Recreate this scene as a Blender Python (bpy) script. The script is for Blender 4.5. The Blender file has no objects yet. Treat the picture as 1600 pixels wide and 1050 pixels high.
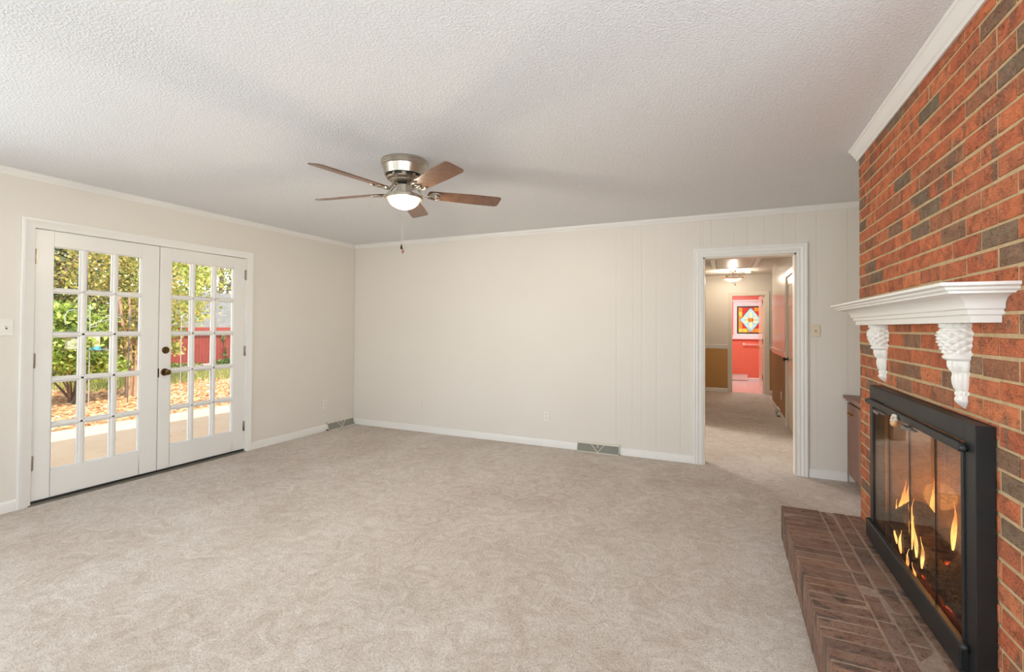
import bpy, bmesh, math, random
import numpy as np
from math import sin, cos, pi, radians, sqrt
random.seed(7); RNG = np.random.default_rng(7)
SC = bpy.context.scene
COL = SC.collection

def S(r, g, b):
    def l(c):
        c /= 255.0
        return c/12.92 if c <= .04045 else ((c+.055)/1.055)**2.4
    return (l(r), l(g), l(b), 1.0)

# ------------------------------------------------------------------ camera
cd = bpy.data.cameras.new('camera'); cam = bpy.data.objects.new('camera', cd); COL.objects.link(cam)
from mathutils import Matrix, Vector
YAW, PITCH, ROLL = -.4255, .0143, .0057
_f = Vector((sin(YAW)*cos(PITCH), cos(YAW)*cos(PITCH), sin(PITCH)))
_r0 = Vector((cos(YAW), -sin(YAW), 0)); _u0 = _r0.cross(_f)
_r = _r0*cos(ROLL)+_u0*sin(ROLL); _u = -_r0*sin(ROLL)+_u0*cos(ROLL)
M4 = Matrix(((_r.x, _u.x, -_f.x, 4.624), (_r.y, _u.y, -_f.y, -4.9598), (_r.z, _u.z, -_f.z, 1.33), (0, 0, 0, 1)))
cam.matrix_world = M4
cd.sensor_width = 36; cd.lens = 732.62/1600*36; cd.shift_y = -(525-500.68)/1600
cd.clip_start = .02; cd.clip_end = 300
SC.camera = cam
# ------------------------------------------------------------------ view, world, sun, added fill lamps
SC.view_settings.view_transform = 'Standard'
try: SC.view_settings.look = 'None'
except Exception: pass
SC.view_settings.gamma = 1; SC.view_settings.exposure = .28; SC.view_settings.use_curve_mapping = False
SC.cycles.max_bounces = 10; SC.cycles.diffuse_bounces = 6; SC.cycles.transparent_max_bounces = 16
SC.cycles.sample_clamp_indirect = 6
W = bpy.data.worlds.new('world'); SC.world = W; W.use_nodes = True
_nt = W.node_tree; _bg = _nt.nodes['Background']
_sky = _nt.nodes.new('ShaderNodeTexSky'); _sky.sky_type = 'NISHITA'; _sky.sun_disc = False
_sky.sun_elevation = radians(48); _sky.sun_rotation = radians(105); _sky.dust_density = .3; _sky.air_density = 1.0
_hs = _nt.nodes.new('ShaderNodeHueSaturation'); _hs.inputs['Saturation'].default_value = .6
_nt.links.new(_sky.outputs[0], _hs.inputs['Color']); _nt.links.new(_hs.outputs[0], _bg.inputs[0]); _bg.inputs[1].default_value = .40

def lamp(name, kind, loc, energy, color=(1, 1, 1), direction=None, **kw):
    d = bpy.data.lights.new(name, kind); d.energy = energy; d.color = color
    for k, v in kw.items(): setattr(d, k, v)
    o = bpy.data.objects.new(name, d); o.location = loc; COL.objects.link(o)
    if direction is not None: o.rotation_euler = Vector(direction).to_track_quat('-Z', 'Y').to_euler()
    return o
lamp('sun', 'SUN', (8, -3, 12), 5.6, (1, .92, .80), (-2.12, .7, -2.72), angle=radians(.6))
FILL_COL = (.84, .935, 1); XW = 6.25
# fill lamps outside windows added behind the camera to brighten the room
lamp('added_fill_rear', 'AREA', (1.7, -7.62, 1.5), 16, FILL_COL, (.2, 1, .4), shape='RECTANGLE', size=1.7, size_y=1.3)
lamp('added_fill_rear', 'AREA', (4.4, -7.62, 1.5), 54, FILL_COL, (.12, 1, .62), shape='RECTANGLE', size=1.7, size_y=1.3)
lamp('added_fill_side', 'AREA', (-.3, -5.7, 1.5), 106, FILL_COL, (1, .35, .22), shape='RECTANGLE', size=2.2, size_y=1.3)
lamp('added_fill_recess', 'AREA', (XW+.2, -5.5, 1.5), 95, FILL_COL, (-.3, .4, 1.0), shape='RECTANGLE', size=2.2, size_y=1.3)

# ------------------------------------------------------------------ mesh helpers
WO = {}          # world origin of every object
class MB:
    def __init__(s): s.v = []; s.f = []
    def add(s, vs, fs):
        o = len(s.v); s.v += [tuple(p) for p in vs]; s.f += [tuple(i+o for i in f) for f in fs]; return s
    def box(s, x0, x1, y0, y1, z0, z1):
        x0, x1 = sorted((x0, x1)); y0, y1 = sorted((y0, y1)); z0, z1 = sorted((z0, z1))
        return s.add([(x0,y0,z0),(x1,y0,z0),(x1,y1,z0),(x0,y1,z0),(x0,y0,z1),(x1,y0,z1),(x1,y1,z1),(x0,y1,z1)],
                     [(3,2,1,0),(4,5,6,7),(0,1,5,4),(1,2,6,5),(2,3,7,6),(3,0,4,7)])
    def prism(s, poly, axis, t0, t1):
        n = len(poly)
        def m(u, v, t): return (t,u,v) if axis == 'x' else (u,t,v) if axis == 'y' else (u,v,t)
        vs = [m(u,v,t0) for u,v in poly]+[m(u,v,t1) for u,v in poly]
        fs = [tuple(range(n))[::-1], tuple(range(n,2*n))]+[(i,(i+1)%n,n+(i+1)%n,n+i) for i in range(n)]
        return s.add(vs, fs)
    def lathe(s, prof, c=(0,0,0), n=32, a0=0, a1=2*pi, axis='z', sx=1, sy=1):
        full = abs(a1-a0-2*pi) < 1e-6; m = n if full else n+1; vs = []; fs = []
        for r, z in prof:
            for k in range(m):
                a = a0+(a1-a0)*k/n
                p = (r*cos(a)*sx, r*sin(a)*sy, z)
                if axis == 'x': p = (p[2], p[0], p[1])
                if axis == 'y': p = (p[0], p[2], p[1])
                vs.append((p[0]+c[0], p[1]+c[1], p[2]+c[2]))
        for i in range(len(prof)-1):
            for k in range(n):
                k2 = (k+1) % m if full else k+1
                fs.append((i*m+k, i*m+k2, (i+1)*m+k2, (i+1)*m+k))
        if full:
            if prof[0][0] > 1e-6: fs.append(tuple(range(m))[::-1])
            if prof[-1][0] > 1e-6: fs.append(tuple(range((len(prof)-1)*m, len(prof)*m)))
        return s.add(vs, fs)
    def tube(s, pts, r, n=8):
        pts = [Vector(p) for p in pts]; rs = r if isinstance(r, (list, tuple)) else [r]*len(pts)
        vs = []; fs = []; up = None
        for i, p in enumerate(pts):
            d = (pts[min(i+1, len(pts)-1)]-pts[max(i-1, 0)])
            d = d.normalized() if d.length > 1e-9 else Vector((0,0,1))
            if up is None:
                up = d.orthogonal().normalized()
            else:
                up = (up-d*up.dot(d)); up = up.normalized() if up.length > 1e-6 else d.orthogonal().normalized()
            w = d.cross(up)
            for k in range(n):
                a = 2*pi*k/n; vs.append(p+(up*cos(a)+w*sin(a))*rs[i])
        for i in range(len(pts)-1):
            for k in range(n): fs.append((i*n+k, i*n+(k+1) % n, (i+1)*n+(k+1) % n, (i+1)*n+k))
        fs.append(tuple(range(n))[::-1]); fs.append(tuple(range((len(pts)-1)*n, len(pts)*n)))
        return s.add(vs, fs)
    def ball(s, c, r, n=14, sx=1, sy=1, sz=1):
        return s.lathe([(r*sin(pi*i/n) if 0 < i < n else 0.0, -r*cos(pi*i/n)*sz) for i in range(n+1)], c, n*2, sx=sx, sy=sy)
    def xform(s, fn): s.v = [tuple(fn(*p)) for p in s.v]; return s
    def build(s, name, mat, parent=None, smooth=None, bevel=0, origin=None, seg=2, merge=True):
        o0 = Vector(origin) if origin is not None else (WO[parent.name] if parent else Vector((0,0,0)))
        me = bpy.data.meshes.new(name)
        me.from_pydata([Vector(p)-o0 for p in s.v], [], s.f); me.update()
        bm = bmesh.new(); bm.from_mesh(me)
        if merge: bmesh.ops.remove_doubles(bm, verts=bm.verts, dist=1e-6)
        bmesh.ops.recalc_face_normals(bm, faces=bm.faces); bm.to_mesh(me); bm.free()
        if smooth is not None:
            me.shade_smooth(); me.set_sharp_from_angle(angle=radians(smooth))
        if mat: me.materials.append(mat)
        o = bpy.data.objects.new(name, me); COL.objects.link(o)
        if parent is not None:
            o.parent = parent; o.location = o0-WO[parent.name]
        else: o.location = o0
        WO[o.name] = o0
        if bevel:
            b = o.modifiers.new('bevel', 'BEVEL'); b.width = bevel; b.segments = seg; b.limit_method = 'ANGLE'; b.angle_limit = radians(40)
        return o
def tag(o, label=None, cat=None, group=None, kind=None):
    if label: o['label'] = label
    if cat: o['category'] = cat
    if group: o['group'] = group
    if kind: o['kind'] = kind
    return o
def empty(name, loc, label, cat, group=None):
    o = bpy.data.objects.new(name, None); o.location = loc; o.empty_display_size = .1; COL.objects.link(o); WO[o.name] = Vector(loc)
    return tag(o, label, cat, group)
def struct(mb, name, mat, label=None, **kw):
    o = mb.build(name, mat, **kw); o['kind'] = 'structure'
    if label: o['label'] = label
    return o
def quads(name, P, mat, parent=None, origin=(0,0,0)):
    """P: (n,4,3) array of separate quads -> one mesh"""
    o0 = WO[parent.name] if parent else Vector(origin)
    P = np.asarray(P, np.float32)-np.array(o0, np.float32); n = len(P)
    me = bpy.data.meshes.new(name)
    me.vertices.add(4*n); me.vertices.foreach_set('co', P.reshape(-1))
    me.loops.add(4*n); me.loops.foreach_set('vertex_index', np.arange(4*n, dtype=np.int32))
    me.polygons.add(n); me.polygons.foreach_set('loop_start', np.arange(0, 4*n, 4, dtype=np.int32))
    me.polygons.foreach_set('loop_total', np.full(n, 4, np.int32))
    me.update(calc_edges=True); me.validate()
    me.materials.append(mat)
    o = bpy.data.objects.new(name, me); COL.objects.link(o)
    if parent is not None: o.parent = parent
    else: o.location = o0
    WO[o.name] = Vector(o0)
    return o
def leaf_quads(C, size, droop=.3, aspect=.5):
    n = len(C); C = np.asarray(C)
    a = RNG.normal(size=(n,3)); a[:,2] -= droop; a /= np.linalg.norm(a, axis=1)[:,None]
    b = np.cross(a, RNG.normal(size=(n,3))); b /= np.linalg.norm(b, axis=1)[:,None]
    s = size*RNG.uniform(.6, 1.3, size=(n,1))
    k = np.cross(a, b)*s*.12
    return np.stack([C-a*s*.5, C+b*s*aspect*.5+k, C+a*s*.5, C-b*s*aspect*.5+k], 1)

# ------------------------------------------------------------------ materials
MATS = {}
class NT:
    def __init__(s, name):
        s.m = bpy.data.materials.new(name); s.m.use_nodes = True; s.t = s.m.node_tree
        s.b = s.t.nodes['Principled BSDF']; s.out = s.t.nodes['Material Output']; s._co = None
    def n(s, kind, **kw):
        x = s.t.nodes.new('ShaderNode'+kind)
        for k, v in kw.items(): setattr(x, k, v)
        return x
    def l(s, a, b): s.t.links.new(a, b)
    def co(s, scale=(1,1,1)):
        g = s.n('NewGeometry'); mp = s.n('Mapping'); mp.inputs['Scale'].default_value = scale
        s.l(g.outputs['Position'], mp.inputs['Vector']); return mp.outputs[0]
    def noise(s, scale, detail=4, rough=.55, co=None, dist=0):
        x = s.n('TexNoise'); x.inputs['Scale'].default_value = scale; x.inputs['Detail'].default_value = detail
        x.inputs['Roughness'].default_value = rough; x.inputs['Distortion'].default_value = dist
        s.l(co if co is not None else s.co(), x.inputs['Vector']); return x.outputs['Fac']
    def ramp(s, fac, stops, interp='LINEAR'):
        r = s.n('ValToRGB'); e = r.color_ramp; e.interpolation = interp
        while len(e.elements) < len(stops): e.elements.new(.5)
        for k, (p, c) in enumerate(stops):
            e.elements[k].position = p; e.elements[k].color = c if len(c) == 4 else (*c, 1)
        s.l(fac, r.inputs[0]); return r.outputs[0]
    def mix(s, fac, a, b, mode='MIX'):
        x = s.n('Mix', data_type='RGBA', blend_type=mode)
        for sock, v in ((x.inputs[0], fac), (x.inputs[6], a), (x.inputs[7], b)):
            if hasattr(v, 'is_output'): s.l(v, sock)
            else: sock.default_value = v
        return x.outputs[2]
    def math(s, op, a, b=0.0):
        x = s.n('Math', operation=op)
        for sock, v in ((x.inputs[0], a), (x.inputs[1], b)):
            if hasattr(v, 'is_output'): s.l(v, sock)
            else: sock.default_value = v
        return x.outputs[0]
    def bump(s, h, strength=.3, dist=.01):
        x = s.n('Bump'); x.inputs['Strength'].default_value = strength; x.inputs['Distance'].default_value = dist
        s.l(h, x.inputs['Height']); s.l(x.outputs[0], s.b.inputs['Normal']); return x
    def col(s, c):
        if hasattr(c, 'is_output'): s.l(c, s.b.inputs['Base Color'])
        else: s.b.inputs['Base Color'].default_value = c
    def set(s, **kw):
        for k, v in kw.items(): s.b.inputs[k.replace('_', ' ')].default_value = v
        return s
    def island(s): return s.n('NewGeometry').outputs['Random Per Island']
BW = lambda v: (v, v, v, 1)

def plain(name, c, rough=.5, metal=0, bump=None, var=.04, spec=.5):
    t = NT(name); n = t.noise(6, 3)
    lo = tuple(x*(1-var) for x in c[:3])+(1,); hi = tuple(min(1, x*(1+var)) for x in c[:3])+(1,)
    t.col(t.ramp(n, [(.3, lo), (.7, hi)])); t.set(Roughness=rough, Metallic=metal, Specular_IOR_Level=spec)
    if bump: t.bump(t.noise(bump[0], 3), bump[1], bump[2])
    return t.m

def m_wall():
    t = NT('painted_wall'); n = t.noise(1.2, 2)
    t.col(t.ramp(n, [(.3, S(224,218,209)), (.7, S(227,221,213))])); t.set(Roughness=.42, Specular_IOR_Level=.35)
    t.bump(t.noise(180, 2, co=t.co((1,1,.25))), .05, .002); return t.m
def m_ceiling():
    t = NT('popcorn_ceiling'); v = t.n('TexVoronoi'); v.inputs['Scale'].default_value = 120; t.l(t.co(), v.inputs['Vector'])
    n1 = t.noise(95, 3, .6); n2 = t.noise(220, 2)
    h = t.math('ADD', t.ramp(n1, [(.42, BW(0)), (.62, BW(1))]), t.math('MULTIPLY', n2, .5))
    h = t.math('SUBTRACT', h, t.math('MULTIPLY', v.outputs['Distance'], .7))
    t.col(t.ramp(n1, [(.3, S(228,229,231)), (.65, S(238,239,241))])); t.set(Roughness=.9, Specular_IOR_Level=.1)
    t.bump(h, .42, .006); return t.m
def m_carpet():
    t = NT('beige_carpet')
    big = t.noise(1.1, 4, .6, co=t.co((1, .75, 1)), dist=.8); mid = t.noise(7.5, 5, .65, dist=2.2); fine = t.noise(190, 2, .8); grit = t.noise(80, 3, .75)
    patch = t.ramp(t.math('ADD', t.math('MULTIPLY', big, .42), t.math('MULTIPLY', mid, .58)), [(.38, S(200,186,173)), (.50, S(217,207,197)), (.62, S(231,224,217))])
    g = t.ramp(t.math('ADD', t.math('MULTIPLY', fine, .55), t.math('MULTIPLY', grit, .45)), [(.36, S(160,148,138)), (.5, S(234,229,225)), (.64, S(255,254,252))])
    t.col(t.mix(.78, patch, g, 'MULTIPLY')); t.set(Roughness=.95, Specular_IOR_Level=.05)
    t.b.inputs['Sheen Weight'].default_value = .15
    h = t.math('ADD', t.math('MULTIPLY', fine, .6), t.math('MULTIPLY', grit, .8)); h = t.math('ADD', h, t.math('MULTIPLY', mid, 1.2))
    t.bump(h, .55, .012); return t.m
def m_brick(name, stops, stain=None, fine=.35, dark=S(124,100,84), lite=S(206,128,88), pale=S(222,170,136)):
    t = NT(name); base = t.ramp(t.island(), stops)
    n1 = t.noise(16, 5, .65, dist=.6); n2 = t.noise(90, 3, .6); cr = t.noise(26, 2, .5, co=t.co((1, 1, 2.6)), dist=2.2)
    c = t.mix(t.math('MULTIPLY', t.ramp(n1, [(.45, BW(0)), (.66, BW(1))]), .6), base, S(118,82,64))
    tw = t.noise(5.5, 3, .6, co=t.co((1, 1.6, .7)))
    c = t.mix(t.math('MULTIPLY', t.ramp(tw, [(.60, BW(0)), (.645, BW(1))]), .72), c, dark)
    c = t.mix(t.math('MULTIPLY', t.ramp(n1, [(.2, BW(1)), (.42, BW(0))]), .55), c, lite)
    ef = t.noise(34, 4, .7, co=t.co((1, 1, .6)))
    c = t.mix(t.math('MULTIPLY', t.ramp(ef, [(.64, BW(0)), (.72, BW(1))]), .45), c, pale)
    c = t.mix(t.math('MULTIPLY', t.ramp(cr, [(.485, BW(0)), (.5, BW(1)), (.515, BW(0))]), t.ramp(n1, [(.46, BW(0)), (.56, BW(.9))])), c, S(62,38,30))
    c = t.mix(t.math('MULTIPLY', t.ramp(n2, [(.66, BW(0)), (.75, BW(1))]), fine), c, S(214,170,140))
    if stain: c = stain(t, c)
    t.col(c); t.set(Roughness=.85, Specular_IOR_Level=.25)
    h = t.math('SUBTRACT', t.math('ADD', n1, t.math('MULTIPLY', n2, .35)), t.ramp(cr, [(.47, BW(0)), (.5, BW(.8)), (.53, BW(0))]))
    t.bump(h, .75, .007); return t.m
def soot(t, c):
    g = t.n('NewGeometry'); sp = t.n('SeparateXYZ'); t.l(g.outputs['Position'], sp.inputs[0])
    n = t.noise(22, 6, .75, dist=1.5)
    # wear: pale ash smears and a few black soot marks in front of the fire
    x = t.n('MapRange'); x.inputs[1].default_value = 5.10; x.inputs[2].default_value = 5.34; t.l(sp.outputs[0], x.inputs[0])
    c = t.mix(t.math('MULTIPLY', x.outputs[0], t.ramp(n, [(.54, BW(0)), (.72, BW(.5))])), c, S(186,168,150))
    c = t.mix(t.math('MULTIPLY', x.outputs[0], t.ramp(t.noise(7, 3, .6), [(.60, BW(0)), (.68, BW(.9))])), c, S(34,28,26))
    return c
def m_mortar(name, a, b):
    t = NT(name); n = t.noise(40, 5, .7); t.col(t.ramp(n, [(.3, a), (.7, b)])); t.set(Roughness=.95, Specular_IOR_Level=.1)
    t.bump(t.noise(120, 4, .7), .4, .004); return t.m
def m_wood(name, stops, scale=(1,1,1), rough=.35, ring=9, spec=.5):
    t = NT(name); co = t.co(scale); n = t.noise(ring, 5, .6, co=co, dist=1.4); n2 = t.noise(ring*7, 3, .6, co=co)
    t.col(t.ramp(t.math('ADD', t.math('MULTIPLY', n, .7), t.math('MULTIPLY', n2, .3)), stops)); t.set(Roughness=rough, Specular_IOR_Level=spec)
    t.bump(n2, .08, .002); return t.m
def m_metal(name, c, rough=.25, brushed=False):
    t = NT(name); n = t.noise(60 if brushed else 12, 3, co=t.co((1, 1, 14)) if brushed else None)
    t.col(t.ramp(n, [(.3, tuple(x*.9 for x in c[:3])+(1,)), (.7, c)])); t.set(Metallic=1, Roughness=rough); return t.m
def m_glass(name, tint=(.97,.98,.98,1), ior=1.45, rough=0.0):
    t = NT(name); t.t.nodes.remove(t.b); tr = t.n('BsdfTransparent'); tr.inputs[0].default_value = tint
    gl = t.n('BsdfGlossy'); gl.inputs['Roughness'].default_value = rough; lw = t.n('LayerWeight'); lw.inputs[0].default_value = .5; f0 = ((ior-1)/(ior+1))**2; fr = t.math('ADD', t.math('MULTIPLY', t.math('POWER', lw.outputs['Facing'], 5.0), 1-f0), f0)
    mx = t.n('MixShader'); n = t.noise(3, 1); mp = t.math('MULTIPLY', fr, t.ramp(n, [(0, BW(.95)), (1, BW(1))]))
    t.l(mp, mx.inputs[0]); t.l(tr.outputs[0], mx.inputs[1]); t.l(gl.outputs[0], mx.inputs[2]); t.l(mx.outputs[0], t.out.inputs[0]); return t.m
def m_emit(name, c, strength, c2=None, scale=8):
    t = NT(name); n = t.noise(scale, 3); k = t.ramp(n, [(.3, c), (.7, c2 or c)]); t.col(k)
    t.l(k, t.b.inputs['Emission Color']); t.b.inputs['Emission Strength'].default_value = strength; t.set(Roughness=.3); return t.m
def m_frost(name, c, strength, keep=.5):
    """lit frosted lamp glass: part lets the bulb through, part glows"""
    t = NT(name); t.t.nodes.remove(t.b); tr = t.n('BsdfTransparent'); tr.inputs[0].default_value = c
    n = t.noise(20, 2); em = t.n('Emission'); t.l(t.ramp(n, [(.3, c), (.7, tuple(min(1, x*1.05) for x in c[:3])+(1,))]), em.inputs[0]); em.inputs[1].default_value = strength
    tl = t.n('BsdfTranslucent'); tl.inputs[0].default_value = tuple(x*.06 for x in c[:3])+(1,); ad = t.n('AddShader'); t.l(em.outputs[0], ad.inputs[0]); t.l(tl.outputs[0], ad.inputs[1])
    mx = t.n('MixShader'); mx.inputs[0].default_value = 1-keep; t.l(tr.outputs[0], mx.inputs[1]); t.l(ad.outputs[0], mx.inputs[2]); t.l(mx.outputs[0], t.out.inputs[0]); return t.m
def m_leaf(name, stops, trans=.35):
    t = NT(name); c = t.ramp(t.island(), stops); t.col(c); t.set(Roughness=.55, Specular_IOR_Level=.3)
    tl = t.n('BsdfTranslucent'); t.l(c, tl.inputs[0]); mx = t.n('MixShader'); mx.inputs[0].default_value = trans
    t.l(t.b.outputs[0], mx.inputs[1]); t.l(tl.outputs[0], mx.inputs[2]); t.l(mx.outputs[0], t.out.inputs[0]); return t.m

WALL = m_wall(); CEIL = m_ceiling(); CARPET = m_carpet()
TRIM = plain('white_trim_paint', S(233,231,227), .3, var=.01)
TRIM2 = plain('hall_trim_paint', S(222,214,200), .35, var=.01)
BRICK = m_brick('red_brick', [(0, S(193,107,71)), (.16, S(210,122,82)), (.34, S(186,102,71)), (.5, S(214,131,89)), (.62, S(178,105,76)), (.74, S(201,116,78)), (.82, S(160,113,86)), (.89, S(135,113,93)), (.95, S(122,111,93)), (1, S(169,105,73))])
MORTAR = m_mortar('tan_mortar', S(178,152,116), S(200,176,140))
HBRICK = m_brick('hearth_brick', [(0, S(134,108,94)), (.3, S(150,120,103)), (.5, S(124,102,90)), (.7, S(156,122,102)), (1, S(130,110,100))], stain=soot, fine=.3, dark=S(86,74,68), lite=S(156,118,98), pale=S(178,156,138))
HMORTAR = m_mortar('hearth_mortar', S(146,124,108), S(180,158,140))
BLACK = plain('black_steel', S(52,53,54), .42, .6, var=.08)
NICKEL = m_metal('brushed_nickel', S(196,187,173), .3, True)
HINGE = m_metal('satin_nickel', S(176,168,158), .35)
BRASS = m_metal('antique_brass', S(112,90,58), .3)
BRASSY = m_metal('polished_brass', S(206,166,92), .25)
BRONZE = m_metal('dark_bronze', S(70,58,48), .35)
GLASS = m_glass('clear_glass')
FGLASS = m_glass('smoked_glass', (.74,.68,.60,1), 1.5)
PLASTIC = plain('white_plastic', S(232,228,222), .35, var=.01)
ALMOND = plain('almond_plastic', S(222,208,184), .35, var=.01)
DARK = plain('dark_slot', S(60,52,44), .6)
# ------------------------------------------------------------------ room shell
H = 2.44; BW_Y = 0.12
XR = 6.25; YR = -7.4
GROOVES = [3.584, 3.753, 3.846, 3.992, 4.224, 4.411, 4.510, 4.711, 4.825, 4.965, 5.113, 5.217, 5.376, 5.608, 5.80]
# floor: one carpet through the room and the hall
struct(MB().box(-.02, XR, YR, 0.0, -.05, 0).box(-.5, 7.2, 0.0, 5.88, -.05, 0), 'floor', CARPET)
struct(MB().box(-.14, 7.3, YR-.12, .06, H, H+.12), 'ceiling', CEIL)
struct(MB().box(-.6, 7.3, .06, 8.6, H, H+.12), 'ceiling.001', plain('hall_ceiling_paint', S(214,206,196), .55, var=.01))
# left wall with the french-door opening and a fill-light window added nearer the camera
DY0, DY1, DZ = -3.290, -1.588, 2.055
m = MB().box(-.14, 0, YR, -6.85, 0, H).box(-.14, 0, -6.85, -4.55, 0, .9).box(-.14, 0, -6.85, -4.55, 2.1, H).box(-.14, 0, -4.55, DY0, 0, H)
m.box(-.14, 0, DY0, DY1, DZ, H).box(-.14, 0, DY1, BW_Y, 0, H)
struct(m, 'wall_left', WALL)
# back wall: panelling with V-grooves on its right half, doorway to the hall
DX0, DX1, DTZ = 4.435, 5.220, 2.022
m = MB().box(0, DX0, .003, BW_Y, 0, H).box(DX0, DX1, .004, BW_Y, DTZ, H).box(DX1, XR, .004, BW_Y, 0, H)
xs = [0]+GROOVES+[XR]
for a, b in zip(xs[:-1], xs[1:]):
    a2 = a+(.0012 if a > 0 else 0); b2 = b-(.0012 if b < XR else 0)
    for (p, q, z0) in ((a2, min(b2, DX0), 0), (max(a2, DX0), min(b2, DX1), DTZ), (max(a2, DX1), b2, 0)):
        if q-p > .002: m.prism([(p+.001, .0012), (q-.001, .0012), (q, .0042), (p, .0042)], 'z', z0, H)
struct(m, 'wall_back', WALL)
# right side: wall behind the recesses (chimney breast stands in front)
struct(MB().box(XR, XR+.12, YR, -6.65, 0, H).box(XR, XR+.12, -6.65, -4.35, 0, .9).box(XR, XR+.12, -6.65, -4.35, 2.1, H).box(XR, XR+.12, -4.35, BW_Y, 0, H), 'wall_right', WALL)
m = MB().box(0, .85, YR-.12, YR, 0, H).box(.85, 2.55, YR-.12, YR, 0, .85).box(.85, 2.55, YR-.12, YR, 2.15, H).box(2.55, 3.55, YR-.12, YR, 0, H)
m.box(3.55, 5.25, YR-.12, YR, 0, .85).box(3.55, 5.25, YR-.12, YR, 2.15, H).box(5.25, XR+.12, YR-.12, YR, 0, H)
struct(m, 'wall_rear', WALL)
def window(i, ax, c, w, z0, z1, pos):
    """simple sash window filling an opening behind the camera"""
    a, b = c-w/2, c+w/2; m = MB(); g = MB()
    def bx(M, u0, u1, v0, v1, d0, d1):
        if ax == 'y': M.box(u0, u1, pos+d0, pos+d1, v0, v1)
        else: M.box(pos+d0, pos+d1, u0, u1, v0, v1)
    for (u0, u1, v0, v1) in ((a, a+.05, z0, z1), (b-.05, b, z0, z1), (a+.05, b-.05, z0, z0+.05), (a+.05, b-.05, z1-.05, z1), (a+.05, b-.05, (z0+z1)/2-.025, (z0+z1)/2+.025)):
        bx(m, u0, u1, v0, v1, -.03, .03)
    o = struct(m, 'window_%d' % i, TRIM, origin=(c if ax == 'y' else pos, pos if ax == 'y' else c, z0))
    bx(g, a+.05, b-.05, z0+.05, z1-.05, -.003, .003)
    g.build('pane', GLASS, o)
window(1, 'y', 1.7, 1.7, .85, 2.15, YR-.06); window(2, 'y', 4.4, 1.7, .85, 2.15, YR-.06); window(3, 'x', -5.7, 2.3, .9, 2.1, -.07); window(5, 'x', -5.5, 2.3, .9, 2.1, XR+.06)  # windows added in the unseen walls to go with the fill lamps

# chimney breast of individual bricks on a mortar body
BX = 5.378; CY0, CY1 = -3.47, -1.472
OY0, OY1, OZ0, OZ1 = -3.0, -1.94, .2, .995      # fire opening
FD = 5.86                                       # back of firebox
m = MB().box(BX+.0028, XR, CY0, OY0, 0, H).box(BX+.0028, XR, OY1, CY1, 0, H).box(BX+.0028, XR, OY0, OY1, OZ1, H).box(BX+.0028, XR, OY0, OY1, 0, OZ0).box(FD+.02, XR, OY0, OY1, OZ0, OZ1)
wall_brick = struct(m, 'wall_chimney', MORTAR)
m = MB(); P, L = .0672, .2085; J = .0056
def brick(M, y0, y1, z0, z1, jit=.0012):
    d = random.uniform(-jit, jit*.3); x = BX+d; c = .0018
    r = lambda: random.uniform(-.0019, .0019)
    Y0, Y1, Z0, Z1 = y0+r(), y1+r(), z0+r(), z1+r(); xb = BX+.006
    V = [(xb,Y0,Z0),(xb,Y1,Z0),(xb,Y1,Z1),(xb,Y0,Z1),(x+c,Y0,Z0),(x+c,Y1,Z0),(x+c,Y1,Z1),(x+c,Y0,Z1),
         (x+r()*.6,Y0+c,Z0+c),(x+r()*.6,Y1-c,Z0+c),(x+r()*.6,Y1-c,Z1-c),(x+r()*.6,Y0+c,Z1-c)]
    F = [(8,9,10,11),(4,5,9,8),(5,6,10,9),(6,7,11,10),(7,4,8,11),(0,1,5,4),(1,2,6,5),(2,3,7,6),(3,0,4,7)]
    M.add(V, F)
for k in range(-1, 36):
    z0, z1 = .0358+P*k+J, .0358+P*(k+1)-J
    z0, z1 = max(z0, .001), min(z1, H-.002)
    if z1-z0 < .012: continue
    y = CY1; first = True
    while y > CY0+.01:
        w = (.132 if k % 2 == 0 else .0295+.0) if first else L
        if first and k % 2: w = .0295+.104*0
        y2 = max(y-w, CY0); a, b = y2+(J if y2 > CY0 else 0), y-(0 if first else J)
        first = False; y = y2
        if b-a < .012: continue
        if b <= OY0 or a >= OY1 or z0 >= OZ1 or z1 <= OZ0: brick(m, a, b, z0, z1); continue
        if z1 > OZ1 and z1-OZ1 > .015: brick(m, a, b, OZ1, z1); continue
        if a < OY0 and OY0-a > .02: brick(m, a, min(b, OY0), z0, z1)
        if b > OY1 and b-OY1 > .02: brick(m, max(a, OY1), b, z0, z1)
struct(m, 'wall_chimney_brickwork', BRICK, merge=False)

# firebox lining
FB = m_brick('fire_brick', [(0, S(176,144,112)), (.5, S(152,122,94)), (1, S(188,154,122))], fine=.2)
m = MB(); yc = (OY0+OY1)/2
m.add([(BX+.01,OY1,OZ0),(FD,OY1-.12,OZ0),(FD,OY1-.12,OZ1),(BX+.01,OY1,OZ1)], [(0,1,2,3)])
m.add([(BX+.01,OY0,OZ0),(FD,OY0+.12,OZ0),(FD,OY0+.12,OZ1),(BX+.01,OY0,OZ1)], [(0,1,2,3)])
m.add([(FD,OY0+.12,OZ0),(FD,OY1-.12,OZ0),(FD,OY1-.12,OZ1),(FD,OY0+.12,OZ1)], [(0,1,2,3)])
m.add([(BX+.01,OY0,OZ0+.002),(BX+.01,OY1,OZ0+.002),(FD,OY1-.12,OZ0+.002),(FD,OY0+.12,OZ0+.002)], [(0,1,2,3)])
m.add([(BX+.01,OY0,OZ1-.002),(BX+.01,OY1,OZ1-.002),(FD,OY1-.12,OZ1-.002),(FD,OY0+.12,OZ1-.002)], [(0,1,2,3)])
struct(m, 'wall_firebox', FB)

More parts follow.
